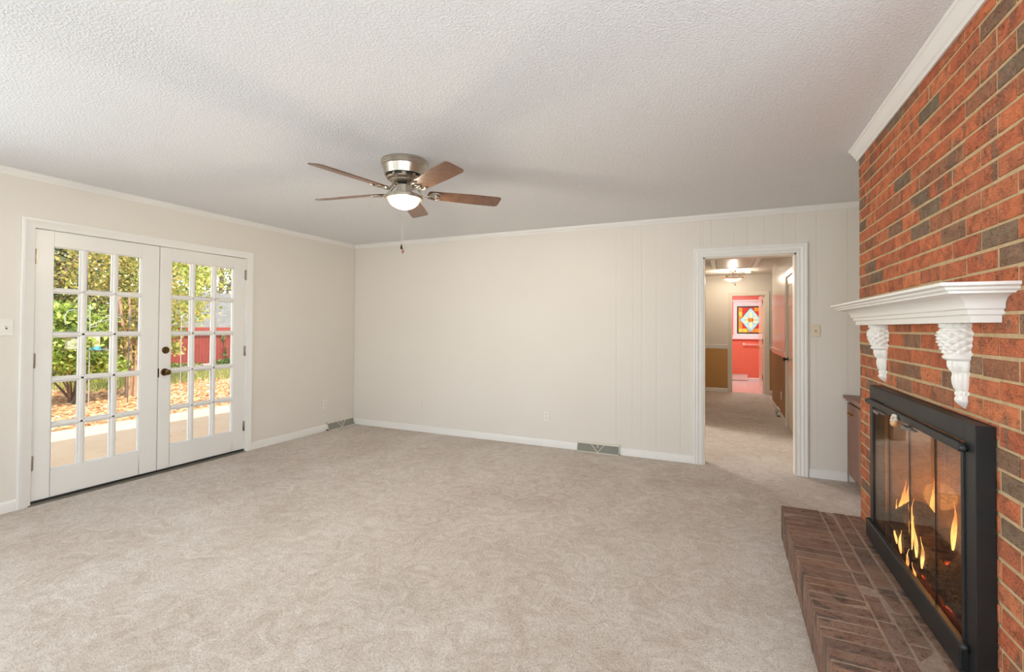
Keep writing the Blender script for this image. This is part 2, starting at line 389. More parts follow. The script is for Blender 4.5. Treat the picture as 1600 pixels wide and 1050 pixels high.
# ------------------------------------------------------------------ trim: baseboards, crown, casings
BPROF = [(0,0),(.013,0),(.013,.062),(.010,.070),(.004,.078),(0,.080)]
VB0, VB1 = 3.170, 3.624; VL0, VL1 = -.478, -.012
m = MB()
for a, b in ((YR, -3.349), (-1.520, VL0)): m.prism(BPROF, 'y', a, b)
struct(m, 'baseboard_left', TRIM, smooth=40)
m = MB()
for a, b in ((.013, VB0), (VB1, 4.349), (5.313, 5.60)): m.prism([(-u, v) for u, v in BPROF], 'x', a, b)
struct(m, 'baseboard_back', TRIM, smooth=40)
CPROF = [(0, H-.048), (.005, H-.048), (.006, H-.038), (.014, H-.030), (.022, H-.016), (.024, H-.006), (.030, H-.005), (.030, H), (0, H)]
struct(MB().prism(CPROF, 'y', YR, 0), 'trim_1', TRIM, 'thin white crown moulding above the french doors', smooth=40)
struct(MB().prism([(-u, v) for u, v in CPROF], 'x', 0, XR), 'trim_2', TRIM, smooth=40)
# bigger crown over the bricks, with mitred returns
BP = [(0,H-.078),(.010,H-.080),(.012,H-.062),(.018,H-.058),(.024,H-.038),(.034,H-.024),(.036,H-.016),(.042,H-.012),(.046,H-.001),(0,H-.001)]
def crown_u(prof, x, y0, y1):
    """profile (d,z) swept around three sides of a breast: returns at y0 and y1, front at x"""
    rows = []
    for (px, py, nx, ny) in ((XR, y1, 0, 1), (x, y1, -1, 1), (x, y0, -1, -1), (XR, y0, 0, -1)):
        rows.append([(px+nx*d, py+ny*d, z) for d, z in prof])
    n = len(prof); vs = [p for r in rows for p in r]; fs = []
    for i in range(3):
        for k in range(n): fs.append((i*n+k, i*n+(k+1) % n, (i+1)*n+(k+1) % n, (i+1)*n+k))
    fs += [tuple(range(n)), tuple(range(3*n, 4*n))]
    return MB().add(vs, fs)
struct(crown_u(BP, BX-.002, CY0, CY1), 'trim_3', TRIM, smooth=35)

def casing(name, M3, a, b, top, prof, mat, label=None, bottom=0.0):
    """U-shaped casing; inner edge a..b, top; prof=(w outward, d proud); M3(u,d,z) -> world"""
    rows = []
    for (u, z, su, sz) in ((a, bottom, -1, 0), (a, top, -1, 1), (b, top, 1, 1), (b, bottom, 1, 0)):
        rows.append([M3(u+su*w, d, z+sz*w) for w, d in prof])
    n = len(prof); vs = [p for r in rows for p in r]; fs = []
    for i in range(3):
        for k in range(n): fs.append((i*n+k, i*n+(k+1) % n, (i+1)*n+(k+1) % n, (i+1)*n+k))
    fs += [tuple(range(n)), tuple(range(3*n, 4*n))]
    return struct(MB().add(vs, fs), name, mat, label, smooth=30)
COLON = [(0,0),(0,.009),(.004,.011),(.016,.011),(.020,.014),(.030,.011),(.034,.011),(.042,.016),(.054,.018),(.060,.015),(.064,.015),(.070,.019),(.080,.020),(.086,.018),(.088,0)]
FLATC = [(0,0),(0,.010),(.004,.012),(.05,.015),(.056,.018),(.070,.018),(.073,.014),(.073,0)]
casing('trim_4', lambda u, d, z: (d, u, z), -3.275, -1.595, 2.041, FLATC, TRIM)
casing('trim_5', lambda u, d, z: (u, -d, z), DX0-.002, DX1+.002, DTZ+.004, COLON, TRIM)
# jambs and head linings
m = MB().box(DX0-.001, DX0+.014, -.006, BW_Y+.006, 0, DTZ).box(DX1-.014, DX1+.001, -.006, BW_Y+.006, 0, DTZ).box(DX0, DX1, -.006, BW_Y+.006, DTZ-.014, DTZ+.001)
struct(m, 'trim_6', TRIM2)
m = MB().box(-.14, -.001, -3.291, -3.278, 0, DZ).box(-.14, -.001, -1.600, -1.587, 0, DZ).box(-.14, -.001, DY0, DY1, DZ-.013, DZ)
struct(m, 'trim_7', TRIM)
struct(MB().prism([(.02, 0), (.02, .004), (.004, .014), (-.13, .018), (-.16, 0)], 'y', DY0, DY1), 'trim_8', m_metal('aluminium_sill', S(150,148,140), .5))

# ------------------------------------------------------------------ french doors
ZR = [(.235,.553), (.586,.895), (.929,1.238), (1.270,1.573), (1.603,1.921)]
def french(i, y0, y1, panes, label):
    m = MB(); x0, x1 = -.052, -.006; z0, z1 = .030, 2.038; g0, g1 = panes[0][0], panes[-1][1]
    m.box(x0, x1, y0, g0, z0, z1).box(x0, x1, g1, y1, z0, z1).box(x0, x1, g0, g1, z0, ZR[0][0]).box(x0, x1, g0, g1, ZR[-1][1], z1)
    def bar(ax, c0, c1, s0, s1):
        w = (c1-c0); pr = [(x0+.004, c0), (x1-.012, c0), (x1-.004, c0+w*.3), (x1-.004, c1-w*.3), (x1-.012, c1), (x0+.004, c1)]
        if ax == 'z': m.prism(pr, 'z', s0, s1)
        else: m.add([(p[0], s, p[1]) for s in (s0, s1) for p in pr], [tuple(range(6))[::-1], tuple(range(6, 12))]+[(k, (k+1) % 6, 6+(k+1) % 6, 6+k) for k in range(6)])
    for (a, b), (c, d) in zip(panes[:-1], panes[1:]): bar('z', b, c, ZR[0][0], ZR[-1][1])
    for (a, b), (c, d) in zip(ZR[:-1], ZR[1:]): bar('y', b, c, g0, g1)
    for (a, b) in panes:      # thin glazing beads give every pane its edge
        for (c, d) in ZR:
            e = .006
            for q in ((a, a+e, c, d), (b-e, b, c, d), (a+e, b-e, c, c+e), (a+e, b-e, d-e, d)): m.box(x0+.012, x1-.014, *q)
    o = struct(m, 'door_%d' % i, TRIM, label, origin=(-.03, (y0+y1)/2, z0), bevel=.0025)
    MB().box(-.031, -.027, g0+.001, g1-.001, ZR[0][0]+.001, ZR[-1][1]-.001).build('glazing', GLASS, o)
    return o
d1 = french(1, -3.272, -2.434, [(-3.161,-2.993), (-2.954,-2.781), (-2.744,-2.572)], 'left white french door leaf with fifteen panes and no knob')
d2 = french(2, -2.427, -1.600, [(-2.327,-2.150), (-2.114,-1.942), (-1.905,-1.728)], 'right white french door leaf with fifteen panes and a brass knob')
def hinge(par, y, z, h=.105, xf=.0):
    m = MB().lathe([(.0, -h/2-.004), (.004, -h/2-.003), (.0062, -h/2), (.0062, h/2), (.004, h/2+.003), (0, h/2+.004)], (xf+.002, y, z), 12)
    m.box(-.007, -.003, y-.014, y+.014, z-h/2, z+h/2)
    m.build('hinge', HINGE, par, smooth=40)
for z in (1.832, 1.062, .31): hinge(d1, -3.271, z)
for z in (1.866, 1.064, .271): hinge(d2, -1.598, z, .10)
def rosette(par, name, c, r, knob=False):
    m = MB().lathe([(0, 0), (r, 0), (r, .004), (r*.86, .009), (r*.5, .011), (0, .0115)], c, 28, axis='x')
    if knob:
        m.lathe([(.009, .008), (.0085, .032), (.016, .036), (.024, .044), (.0255, .052), (.023, .060), (.014, .064), (0, .0655)], c, 28, axis='x')
    else:
        m.lathe([(.016, .009), (.0155, .014), (0, .015)], c, 20, axis='x'); m.box(c[0]+.013, c[0]+.019, c[1]-.003, c[1]+.003, c[2]-.012, c[2]+.012)
    return m.build(name, BRASS, par, smooth=35)
rosette(d2, 'knob', (-.006, -2.378, .905), .033, True)
rosette(d2, 'deadbolt', (-.006, -2.372, 1.103), .032)
MB().box(-.03, -.0055, -2.4305, -2.4235, .86, .94).build('strike_plate', BRONZE, d1)
MB().box(-.02, .004, -3.272, -1.60, .019, .031).build('gap_shade', plain('gap_shade_dark', S(30,28,27), .7), d1)  # shade of the gap under both doors, drawn as a dark strip

# ------------------------------------------------------------------ wall plates
def plate(label, cat, u, z, w, h, M3, mat, kind, group=None):
    name = {'toggle': 'light_switch', 'duplex': 'power_outlet', 'blank': 'blank_wall_plate'}[kind]
    org = M3(u, 0, z); root = empty(name, org, label, cat, group)
    m = MB().add([M3(u+a*w/2, d, z+b*h/2) for d, k in ((0, 1), (.003, 1), (.006, .94)) for a, b in ((-k,-k),(k,-k),(k,k),(-k,k))],
                 [(0,1,2,3), (8,9,10,11)]+[(i*4+j, i*4+(j+1) % 4, i*4+4+(j+1) % 4, i*4+4+j) for i in (0, 1) for j in range(4)])
    m.build('cover_plate', mat, root)
    def bx(name, du0, du1, d0, d1, dz0, dz1, mm, par=root):
        MB().add([M3(u+a, d, z+c) for d in (d0, d1) for a, c in ((du0,dz0),(du1,dz0),(du1,dz1),(du0,dz1))], [(3,2,1,0),(4,5,6,7),(0,1,5,4),(1,2,6,5),(2,3,7,6),(3,0,4,7)]).build(name, mm, par)
    if kind == 'toggle':
        bx('toggle_slot', -.005, .005, .005, .0068, -.012, .012, DARK)
        MB().add([M3(u+a, d, z+c) for a in (-.004, .004) for d, c in ((.006, -.004), (.006, .006), (.018, .013), (.019, .008))], [(0,1,2,3), (7,6,5,4), (0,4,5,1), (1,5,6,2), (2,6,7,3), (3,7,4,0)]).build('toggle', mat, root)
    if kind == 'duplex':
        for dz in (-.02, .02):
            bx('socket', -.016, .016, .005, .0075, dz-.014, dz+.014, mat)
            for du in (-.006, .006): bx('slot', du-.0014, du+.0014, .007, .0082, dz-.002, dz+.008, DARK)
    return root
LW = lambda u, d, z: (d, u, z)
BKW = lambda u, d, z: (u, -d, z)
plate('white light switch with dark toggle on the wall left of the french doors', 'light switch', -3.417, 1.307, .075, .118, LW, PLASTIC, 'toggle')
plate('almond light switch between the hall doorway and the brick chimney', 'light switch', 5.370, 1.315, .072, .112, BKW, ALMOND, 'toggle')
plate('white outlet on the french door wall above the corner floor vent', 'outlet', -.502, .335, .070, .114, LW, PLASTIC, 'duplex')
plate('white outlet low in the middle of the plain back wall', 'outlet', 2.811, .335, .072, .118, BKW, PLASTIC, 'duplex')
plate('blank plate painted wall colour, low on the back wall', 'wall plate', 1.092, .330, .078, .114, BKW, WALL, 'blank')

# ------------------------------------------------------------------ floor vents (baseboard registers)
VENTW = plain('vent_cream_enamel', S(226,222,206), .4, .1)
VENTG = plain('vent_grey_mesh', S(160,158,148), .55)
def vent(label, u0, u1, M3):
    root = empty('floor_vent', M3((u0+u1)/2, 0, 0), label, 'floor vent', 'baseboard floor vents')
    w = u1-u0; h = .098; D = .048
    def bx(M, a, b, d0, d1, z0, z1): M.add([M3(p, d, z) for z in (z0, z1) for p, d in ((a,d0),(b,d0),(b,d1),(a,d1))], [(3,2,1,0),(4,5,6,7),(0,1,5,4),(1,2,6,5),(2,3,7,6),(3,0,4,7)])
    def bar(M, p, q, t):   # bar in the sloping face from p=(u,z) to q
        s = lambda z: D-(D-.022)*z/h
        (ua, za), (ub, zb) = p, q
        M.add([M3(uu+k*t, s(zz)+e, zz) for e in (-.004, .003) for uu, zz, k in ((ua,za,-1),(ua,za,1),(ub,zb,1),(ub,zb,-1))], [(3,2,1,0),(4,5,6,7),(0,1,5,4),(1,2,6,5),(2,3,7,6),(3,0,4,7)])
    m = MB()
    bx(m, u0, u0+.006, 0, D, 0, .02); bx(m, u1-.006, u1, 0, D, 0, .02)
    for a in (u0, u1-.006):
        m.add([M3(p, d, z) for p in (a, a+.006) for d, z in ((0,0),(D,0),(.022,h),(0,h))], [(0,1,2,3),(7,6,5,4),(0,4,5,1),(1,5,6,2),(2,6,7,3),(3,7,4,0)])
    bx(m, u0, u1, 0, .024, h-.012, h+.004)
    bx(m, u0, u1, D-.006, D, 0, .007)
    m.build('housing', VENTW, root)
    f = MB(); nsl = 34
    for k in range(nsl):
        a = u0+.01+(w-.02)*k/nsl
        s = lambda z: D-.004-(D-.026)*z/h
        f.add([M3(p, s(z)-q, z) for q in (0, .005) for p, z in ((a,.007),(a+(w-.02)/nsl*.62,.007),(a+(w-.02)/nsl*.62,h-.012),(a,h-.012))], [(0,1,2,3),(7,6,5,4),(0,4,5,1),(1,5,6,2),(2,6,7,3),(3,7,4,0)])
    f.build('louvres', VENTG, root)
    bk = MB(); bk.add([M3(p, d, z) for p, d, z in ((u0+.006,.030,.006),(u1-.006,.030,.006),(u1-.006,.012,h-.012),(u0+.006,.012,h-.012))], [(0,1,2,3)]); bk.build('backing', plain('vent_dark_inside', S(112,110,102), .7), root)
    v = MB(); c = (u0+u1)/2; bar(v, (c-.07, h-.012), (c, .008), .0035); bar(v, (c+.07, h-.012), (c, .008), .0035); v.build('v_brace', VENTW, root)
    t = MB(); bar(t, (c, h-.012), (c, h-.042), .004); t.build('damper_lever', VENTW, root)
vent('cream floor vent with V brace in the corner by the french door wall', VL0, VL1, LW)
vent('cream floor vent with V brace along the back wall left of the doorway', VB0, VB1, BKW)

# ------------------------------------------------------------------ ceiling fan
FX, FY = 2.665, -2.405
fan = empty('ceiling_fan', (FX, FY, H), 'brushed nickel ceiling fan with five brown wooden blades and lit bowl light', 'ceiling fan')
fc = (FX, FY, 0)
MB().lathe([(0,H-.001),(.150,H-.001),(.152,H-.006),(.152,H-.018),(.149,H-.022),(.149,H-.030),(.146,H-.034),(.146,H-.040),(.141,H-.044),(.137,H-.060),(.131,H-.088),(.128,H-.100)], fc, 64).build('motor_canopy', NICKEL, fan, smooth=25)
MB().lathe([(.128,H-.100),(.112,H-.104),(.112,H-.114),(.119,H-.116),(.112,H-.126),(.096,H-.134),(.090,H-.142),(.074,H-.149),(.06,H-.151),(0,H-.152)], fc, 64).build('motor_housing', NICKEL, fan, smooth=25)
m = MB()
for k in range(10):
    a = 2*pi*k/10
    q = [(cos(a+da)*r+FX, sin(a+da)*r+FY, z) for z in (H-.104, H-.115) for da, r in ((-.2,.1205),(.2,.1205),(.2,.105),(-.2,.105))]
    MB().add(q, [(3,2,1,0),(4,5,6,7),(0,1,5,4),(1,2,6,5),(2,3,7,6),(3,0,4,7)]).build('vent_slot', BLACK, fan)
MB().lathe([(.060,H-.150),(.062,H-.160),(.050,H-.165),(0,H-.166)], fc, 40).build('flywheel', BLACK, fan, smooth=30)
MB().lathe([(.050,H-.163),(.052,H-.166),(.052,H-.222),(.058,H-.228),(.060,H-.234),(0,H-.234)], fc, 40).build('switch_housing', NICKEL, fan, smooth=30)
MB().lathe([(.050,H-.230),(.118,H-.234),(.124,H-.238),(.124,H-.256),(.119,H-.258),(.108,H-.256),(0,H-.248)], fc, 56).build('light_ring', NICKEL, fan, smooth=30)
BOWL = m_frost('lit_bowl_glass', (1.0, .93, .80, 1), .55, .6)
bz = H-.252
MB().lathe([(.104*cos(t), bz-.072*sin(t)) for t in [pi/2*i/14 for i in range(14)]]+[(0.0, bz-.072)], fc, 48).build('light_bowl', BOWL, fan, smooth=60)
FANL = lamp('fan_bulb', 'POINT', (FX, FY, bz-.030), 56, (1, .92, .81), shadow_soft_size=.03); FANL.parent = fan; FANL.location = (0, 0, bz-.030-H)
BLADE = m_wood('fan_blade_wood', [(.30, S(84,56,42)), (.5, S(110,76,56)), (.72, S(134,96,72))], (6, 6, 6), .28, ring=3.2)
BLZ = H-.212
def blade(ang):
    a = radians(ang); ca, sa = cos(a), sin(a); tilt = radians(-13)
    def T(r, t, n):   # r outward, t ccw side, n up
        t2 = t*cos(tilt)-n*sin(tilt); n2 = t*sin(tilt)+n*cos(tilt)
        return (FX+ca*r-sa*t2, FY+sa*r+ca*t2, BLZ+n2)
    out = []
    def hw(r): return .052+.014*min(1, (r-.17)/.30)
    rs = [.175+.47*i/10 for i in range(11)]
    top = [(r, hw(r)) for r in rs]
    R0, R1 = .175, .672
    arc_t = [(.645+.027*sin(pi/2*i/5)*1.0, hw(.645)*(cos(pi/2*i/5)*.35+.65)) for i in range(1, 6)]
    tip = arc_t+[(.672, t) for t in (.02, -.02)]+[(r, -t) for r, t in arc_t[::-1]]
    root_arc = [(.175-.018*sin(pi*i/6), hw(.175)*cos(pi*i/6)) for i in range(5, 0, -1)]
    pl = top+tip+[(r, -t) for r, t in top[::-1]]+root_arc
    n = len(pl)
    vs = [T(r, t, -.003) for r, t in pl]+[T(r, t, .003) for r, t in pl]
    fs = [tuple(range(n))[::-1], tuple(range(n, 2*n))]+[(i, (i+1) % n, n+(i+1) % n, n+i) for i in range(n)]
    b = MB().add(vs, fs).build('blade', BLADE, fan, bevel=.0012)
    k = MB()
    arm = [(.052, 0, H-.157-BLZ), (.078, 0, H-.160-BLZ), (.103, 0, .022), (.130, 0, -.006), (.158, 0, -.010), (.180, 0, -.008)]
    k.tube([(FX+ca*r-sa*t, FY+sa*r+ca*t, BLZ+n) for r, t, n in arm], [.009, .0085, .0075, .007, .007, .006], 10)
    for sgn in (1, -1):   # ornate scrolls screwed under the blade
        loop = [(.165, 0), (.172, .022), (.190, .040), (.216, .046), (.238, .040), (.250, .030)]
        k.tube([T(r, sgn*t, -.007) for r, t in loop], [.005, .0055, .006, .006, .0055, .004], 8)
        loop = [(.180, .004), (.196, .020), (.214, .020), (.222, .008), (.214, .000)]
        k.tube([T(r, sgn*t, -.007) for r, t in loop], [.004, .005, .005, .0045, .003], 8)
    k.tube([T(.18, 0, -.007), T(.215, 0, -.007), T(.238, 0, -.006)], [.006, .005, .003], 8)
    for r, t in ((.226, .038), (.226, -.038), (.232, 0)):
        k.ball(T(r, t, -.008), .006, 6)
    k.build('blade_bracket', NICKEL, b, smooth=60)
for ang in (44, 116, 188, 260, 332): blade(ang)
def chain(dx, dy, z0, z1, mat):
    x, y = FX+dx, FY+dy
    c = MB().tube([(x*.4+FX*.6, y*.4+FY*.6, z0), (x, y, z0-.012), (x, y, z1)], .0014, 6).build('pull_chain', NICKEL, fan, smooth=60)
    MB().lathe([(0, z1+.004), (.003, z1+.002), (.0042, z1-.006), (.0075, z1-.018), (.0075, z1-.024), (.004, z1-.030), (0, z1-.031)], (x, y, 0), 14).build('chain_fob', mat, c, smooth=50)
chain(.062, -.103, bz-.002, 1.858, BRONZE); chain(.071, -.101, bz-.002, 1.832, plain('rosewood_fob', S(150,96,84), .4))

# ------------------------------------------------------------------ mantel shelf, corbels
def mantel():
    pr = [(.072,0),(.072,.021),(.075,.024),(.082,.025),(.082,.038),(.085,.041),(.091,.042),(.092,.048)]
    pr += [(.092+.053*(1-cos(t))*1.0, .048+.036*sin(t)) for t in [pi/2*i/9 for i in range(1, 10)]]
    pr += [(.150,.085),(.150,.091),(.156,.092),(.161,.096),(.163,.102),(.170,.104),(.175,.107),(.175,.116)]
    z0 = 1.352; x = BX
    def row(y, s, out): return [(x-(d if out else -.004), y+s*(d-.072), z0+z) for d, z in pr]
    yn, yf = -3.085, -1.712
    rows = [row(yf, 1, False), row(yf, 1, True), row(yn, -1, True), row(yn, -1, False)]
    n = len(pr); vs = [p for r in rows for p in r]; fs = []
    for i in range(3):
        for k in range(n-1): fs.append((i*n+k, i*n+k+1, (i+1)*n+k+1, (i+1)*n+k))
    fs += [(0, n, 2*n, 3*n), (n-1, 2*n-1, 3*n-1, 4*n-1), tuple(i for i in range(n))+(), tuple(range(3*n, 4*n))]
    fs = fs[:-2]+[tuple(list(range(n))+list(range(4*n-1, 3*n-1, -1)))]
    o = MB().add(vs, fs).build('mantel_shelf', TRIM, smooth=28, origin=(x, -2.4, z0))
    tag(o, 'white moulded mantel shelf mounted on the red brick chimney', 'mantel shelf')
mantel()
CORB = plain('white_corbel_paint', S(228,225,219), .38, var=.01)
def corbel(yc, label):
    z1 = 1.3515; hh = .297; prof = [(0,.52),(.02,.50),(.035,.52),(.05,.50),(.058,.46),(.075,.50),(.11,.545),(.16,.555),(.22,.54),(.28,.50),(.33,.455),(.36,.425),(.368,.43),(.378,.455),(.395,.465),(.412,.455),(.42,.43),(.432,.36),(.46,.365),(.50,.36),(.54,.325),(.57,.275),(.60,.27),(.64,.285),(.70,.275),(.75,.245),(.78,.205),(.79,.20),(.80,.215),(.825,.218),(.84,.20),(.85,.205),(.885,.235),(.91,.215),(.94,.16),(.97,.08),(1,.01)]
    zs = []; 
    def R(t):
        for (a, ra), (b, rb) in zip(prof[:-1], prof[1:]):
            if a <= t <= b: return ra+(rb-ra)*(t-a)/(b-a)
        return prof[-1][1]
    N, K = 120, 56; vs = []; fs = []
    for i in range(N+1):
        t = i/N; r = R(t)/.555
        for k in range(K+1):
            th = -pi/2+pi*k/K; q = r
            if .06 < t < .36:      # pineapple diamonds
                u = th/pi*12; v = (t-.06)*25
                d = abs(((u+v) % 2)-1), abs(((u-v) % 2)-1)
                q *= 1+.17*(1-max(d))-.06
            elif t <= .05: q *= 1+.05*sin(th*22+t*200)
            elif .43 < t < .57: q *= 1+.05*cos(th*9)
            elif .58 < t < .79 or t > .84: q *= 1+.06*abs(cos(th*7))-.03
            elif .79 <= t <= .84: q *= 1+.05*cos(th*16)
            vs.append((BX+.003-.076*q*cos(th), yc+.057*q*sin(th), z1-hh*t))
    w = K+1
    for i in range(N):
        for k in range(K): fs.append((i*w+k, i*w+k+1, (i+1)*w+k+1, (i+1)*w+k))
    fs.append(tuple(range(w))); fs.append(tuple(range(N*w, (N+1)*w))[::-1])
    for i in range(N): fs.append((i*w, (i+1)*w, (i+1)*w+K, i*w+K))
    o = MB().add(vs, fs).build('corbel', CORB, smooth=70, origin=(BX, yc, z1))
    tag(o, label, 'corbel', 'pineapple corbels under the mantel')
corbel(-2.845, 'white carved pineapple corbel under the mantel end nearest the camera')
corbel(-1.962, 'white carved pineapple corbel under the mantel end nearest the hall doorway')

# ------------------------------------------------------------------ hearth
m = MB()
HX0, HX1, HY0, HY1, HZ = 4.952, BX-.002, -3.44, -1.500, .20
hearth = empty('brick_hearth', (5.16, -2.47, 0), 'low raised brown brick hearth in front of the fireplace', 'hearth')
MB().box(HX0+.003, HX1, HY0+.006, HY1-.006, 0, HZ-.002).build('mortar_bed', HMORTAR, hearth)
def hb(M, x0, x1, y0, y1, z0, z1):
    r = lambda s=.0012: random.uniform(-s, s); c = .0022
    x0 += r(); x1 += r(); y0 += r(); y1 += r(); z1 += r(.0018)
    V = [(x0,y0,z0),(x1,y0,z0),(x1,y1,z0),(x0,y1,z0),(x0,y0,z1-c),(x1,y0,z1-c),(x1,y1,z1-c),(x0,y1,z1-c),(x0+c,y0+c,z1+r()),(x1-c,y0+c,z1+r()),(x1-c,y1-c,z1+r()),(x0+c,y1-c,z1+r())]
    M.add(V, [(0,1,5,4),(1,2,6,5),(2,3,7,6),(3,0,4,7),(4,5,9,8),(5,6,10,9),(6,7,11,10),(7,4,8,11),(8,9,10,11)])
y = HY1; k = 0
while y-.066 > HY0:
    p = .0665
    hb(m, HX0, 5.154, y-p+.0045, y-.0045, .098, HZ); hb(m, HX0+.001, 5.1, y-p+.0045, y-.0045, .001, .09); y -= p; k += 1
for (x0, x1, off) in ((5.163, 5.217, .03), (5.227, 5.292, .12), (5.302, 5.374, .07)):
    y = HY1; first = True
    while y-.05 > HY0:
        p = (.205-off) if first else .205
        hb(m, x0, x1, max(y-p+.005, HY0), y-.005, .12, HZ-.0005); y -= p; first = False
m.build('brickwork', HBRICK, hearth, merge=False)

# ------------------------------------------------------------------ fireplace screen with glass doors
FX0 = 5.328; FY0, FY1, FZ1 = -3.047, -1.893, 1.034
fs = empty('fireplace_screen', (FX0, -2.47, HZ), 'black steel fireplace screen with smoked bifold glass doors', 'fireplace screen')
m = MB().box(FX0, BX-.002, FY0, -2.976, HZ+.002, FZ1).box(FX0, BX-.002, -1.960, FY1, HZ+.002, FZ1).box(FX0, BX-.002, -2.976, -1.960, .968, FZ1).box(FX0, BX-.002, -2.976, -1.960, HZ+.002, .238)
m.build('frame', BLACK, fs, bevel=.0015)
tube = MB()
tube.box(FX0-.020, FX0+.004, -2.990, -1.905, .938, .966)
tube.build('top_rail', BLACK, fs, bevel=.004, seg=3)
MB().box(FX0-.022, FX0+.004, -2.992, -1.903, .240, .330).build('bottom_rail', BLACK, fs, bevel=.006, seg=3)
for y in (-2.993, -1.902):
    for z in (.952, .320): MB().ball((FX0-.010, y, z), .0135, 10).build('rail_cap', BLACK, fs, smooth=60)
for y in (-1.960, -2.978): MB().box(FX0-.004, FX0+.006, y, y+.019, .331, .937).build('side_strip', BLACK, fs)
PE = [-1.945, -2.205, -2.470, -2.735, -2.972]
for a, b in zip(PE[:-1], PE[1:]):
    g = MB().box(FX0+.002, FX0+.007, b+.002, a-.002, .322, .946).build('glass_door', FGLASS, fs)
    MB().box(FX0+.0015, FX0+.0075, b+.0005, b+.0022, .322, .946).build('edge_seal', plain('seal_black', S(24,22,20), .6), g)
STEEL = m_metal('dull_steel', S(150,148,146), .4)
for y in (-2.16, -2.555):
    h = MB().box(FX0-.040, FX0-.018, y-.035, y+.035, .930, .936).box(FX0-.040, FX0-.036, y-.035, y+.035, .922, .936).box(FX0-.030, FX0-.018, y-.082, y-.036, .928, .933)
    h.build('handle', STEEL, fs, bevel=.001)
# a small charm hanging from the top rail
ch = empty('hanging_charm', (FX0-.024, -2.40, .96), 'small cream charm with wooden bead hanging from the fireplace door rail', 'ornament')
m = MB()
for k in range(9):
    m.ball((FX0-.028+random.uniform(-.008,.006), -2.40+random.uniform(-.018,.018), .950+random.uniform(-.020,.012)), random.uniform(.006,.010), 6)
m.build('carved_top', plain('cream_resin', S(206,192,176), .6, bump=(90, .6, .004)), ch, smooth=60)
MB().lathe([(0, .905), (.010, .908), (.0145, .918), (.013, .928), (.006, .935), (0, .936)], (FX0-.030, -2.40, 0), 18).build('bead', plain('wooden_bead', S(206,160,112), .4), ch, smooth=60)

# ------------------------------------------------------------------ fire: grate, logs, embers, flames
CHAR = NT('charred_log'); _n = CHAR.noise(30, 4, .6); _v = CHAR.n('TexVoronoi'); _v.feature = 'DISTANCE_TO_EDGE'; _v.inputs['Scale'].default_value = 42; CHAR.l(CHAR.co(), _v.inputs['Vector'])
CHAR.col(CHAR.mix(CHAR.ramp(_v.outputs['Distance'], [(.02, BW(1)), (.09, BW(0))]), CHAR.ramp(_n, [(.3, S(70,58,50)), (.7, S(112,94,80))]), S(28,22,20)))
CHAR.set(Roughness=.95); CHAR.bump(_v.outputs['Distance'], .8, .01); CHAR = CHAR.m
def log(p, q, r, label, name='log'):
    p, q = Vector(p), Vector(q); N = 14; d = (q-p)
    pts = [p+d*(i/N)+Vector((random.uniform(-.004,.004), random.uniform(-.004,.004), random.uniform(-.003,.003))) for i in range(N+1)]
    o = MB().tube(pts, [r*random.uniform(.92, 1.06) for _ in range(N+1)], 14).build(name, CHAR, smooth=50, origin=p)
    tag(o, label, 'log', 'charred logs in the fireplace')
log((5.435, -2.005, .356), (5.43, -2.225, .470), .070, 'charred log with cracked netted bark leaning at the far end of the fire', 'fire_log')
log((5.44, -2.06, .315), (5.44, -2.72, .315), .040, 'charred log lying along the front of the fire grate', 'fire_log')
log((5.60, -2.06, .34), (5.58, -2.78, .35), .055, 'charred log lying at the back of the fire grate', 'fire_log')
log((5.43, -2.60, .34), (5.58, -2.36, .43), .038, 'charred log leaning across the middle of the fire', 'fire_log')
gr = MB()
for y in [-2.05-.09*i for i in range(9)]:
    gr.tube([(5.405, y, .34), (5.405, y, .27), (5.66, y, .27), (5.68, y, .38)], .008, 8)
for x in (5.42, 5.62): gr.tube([(x, -2.02, .262), (x, -2.80, .262)], .009, 8)
for x in (5.44, 5.60):
    for y in (-2.10, -2.72): gr.tube([(x, y, .262), (x, y, OZ0+.003)], .009, 8)
tag(gr.build('fire_grate', BLACK, smooth=60, origin=(5.53, -2.42, OZ0)), 'black iron grate holding the logs in the fireplace', 'fire grate')
EMB = NT('glowing_embers'); _n = EMB.noise(45, 4, .7); EMB.col(S(40,28,24)); EMB.l(EMB.ramp(_n, [(.48, (0,0,0,1)), (.6, (1,.12,.02,1)), (.75, (1,.45,.1,1))]), EMB.b.inputs['Emission Color']); EMB.b.inputs['Emission Strength'].default_value = 2.5; EMB = EMB.m
m = MB()
for k in range(90):
    m.ball((5.53+random.uniform(-.09,.10), -2.38+random.uniform(-.30,.30), .225+random.uniform(0,.03)+.0), random.uniform(.012,.024), 4)
tag(m.build('embers', EMB, origin=(5.53, -2.38, OZ0)), 'glowing embers and ash under the fire grate', 'embers', kind='stuff')
FL = NT('flame'); FL.t.nodes.remove(FL.b)
_g = FL.n('TexCoord'); _s = FL.n('SeparateXYZ'); FL.l(_g.outputs['Generated'], _s.inputs[0])
_e = FL.n('Emission'); FL.l(FL.ramp(_s.outputs[2], [(0, (1,.25,.05,1)), (.25, (1,.62,.25,1)), (.6, (1,.45,.12,1)), (1, (1,.16,.03,1))]), _e.inputs[0]); _e.inputs[1].default_value = 5
_t = FL.n('BsdfTransparent'); _mx = FL.n('MixShader'); _nn = FL.noise(38, 2, co=FL.co((1,1,.3)))
FL.l(FL.math('MULTIPLY', FL.ramp(_nn, [(.30, BW(0)), (.55, BW(1))]), FL.ramp(_s.outputs[2], [(.0, BW(.75)), (.35, BW(.9)), (1, BW(.35))])), _mx.inputs[0]); FL.l(_t.outputs[0], _mx.inputs[1]); FL.l(_e.outputs[0], _mx.inputs[2]); FL.l(_mx.outputs[0], FL.out.inputs[0]); FL = FL.m
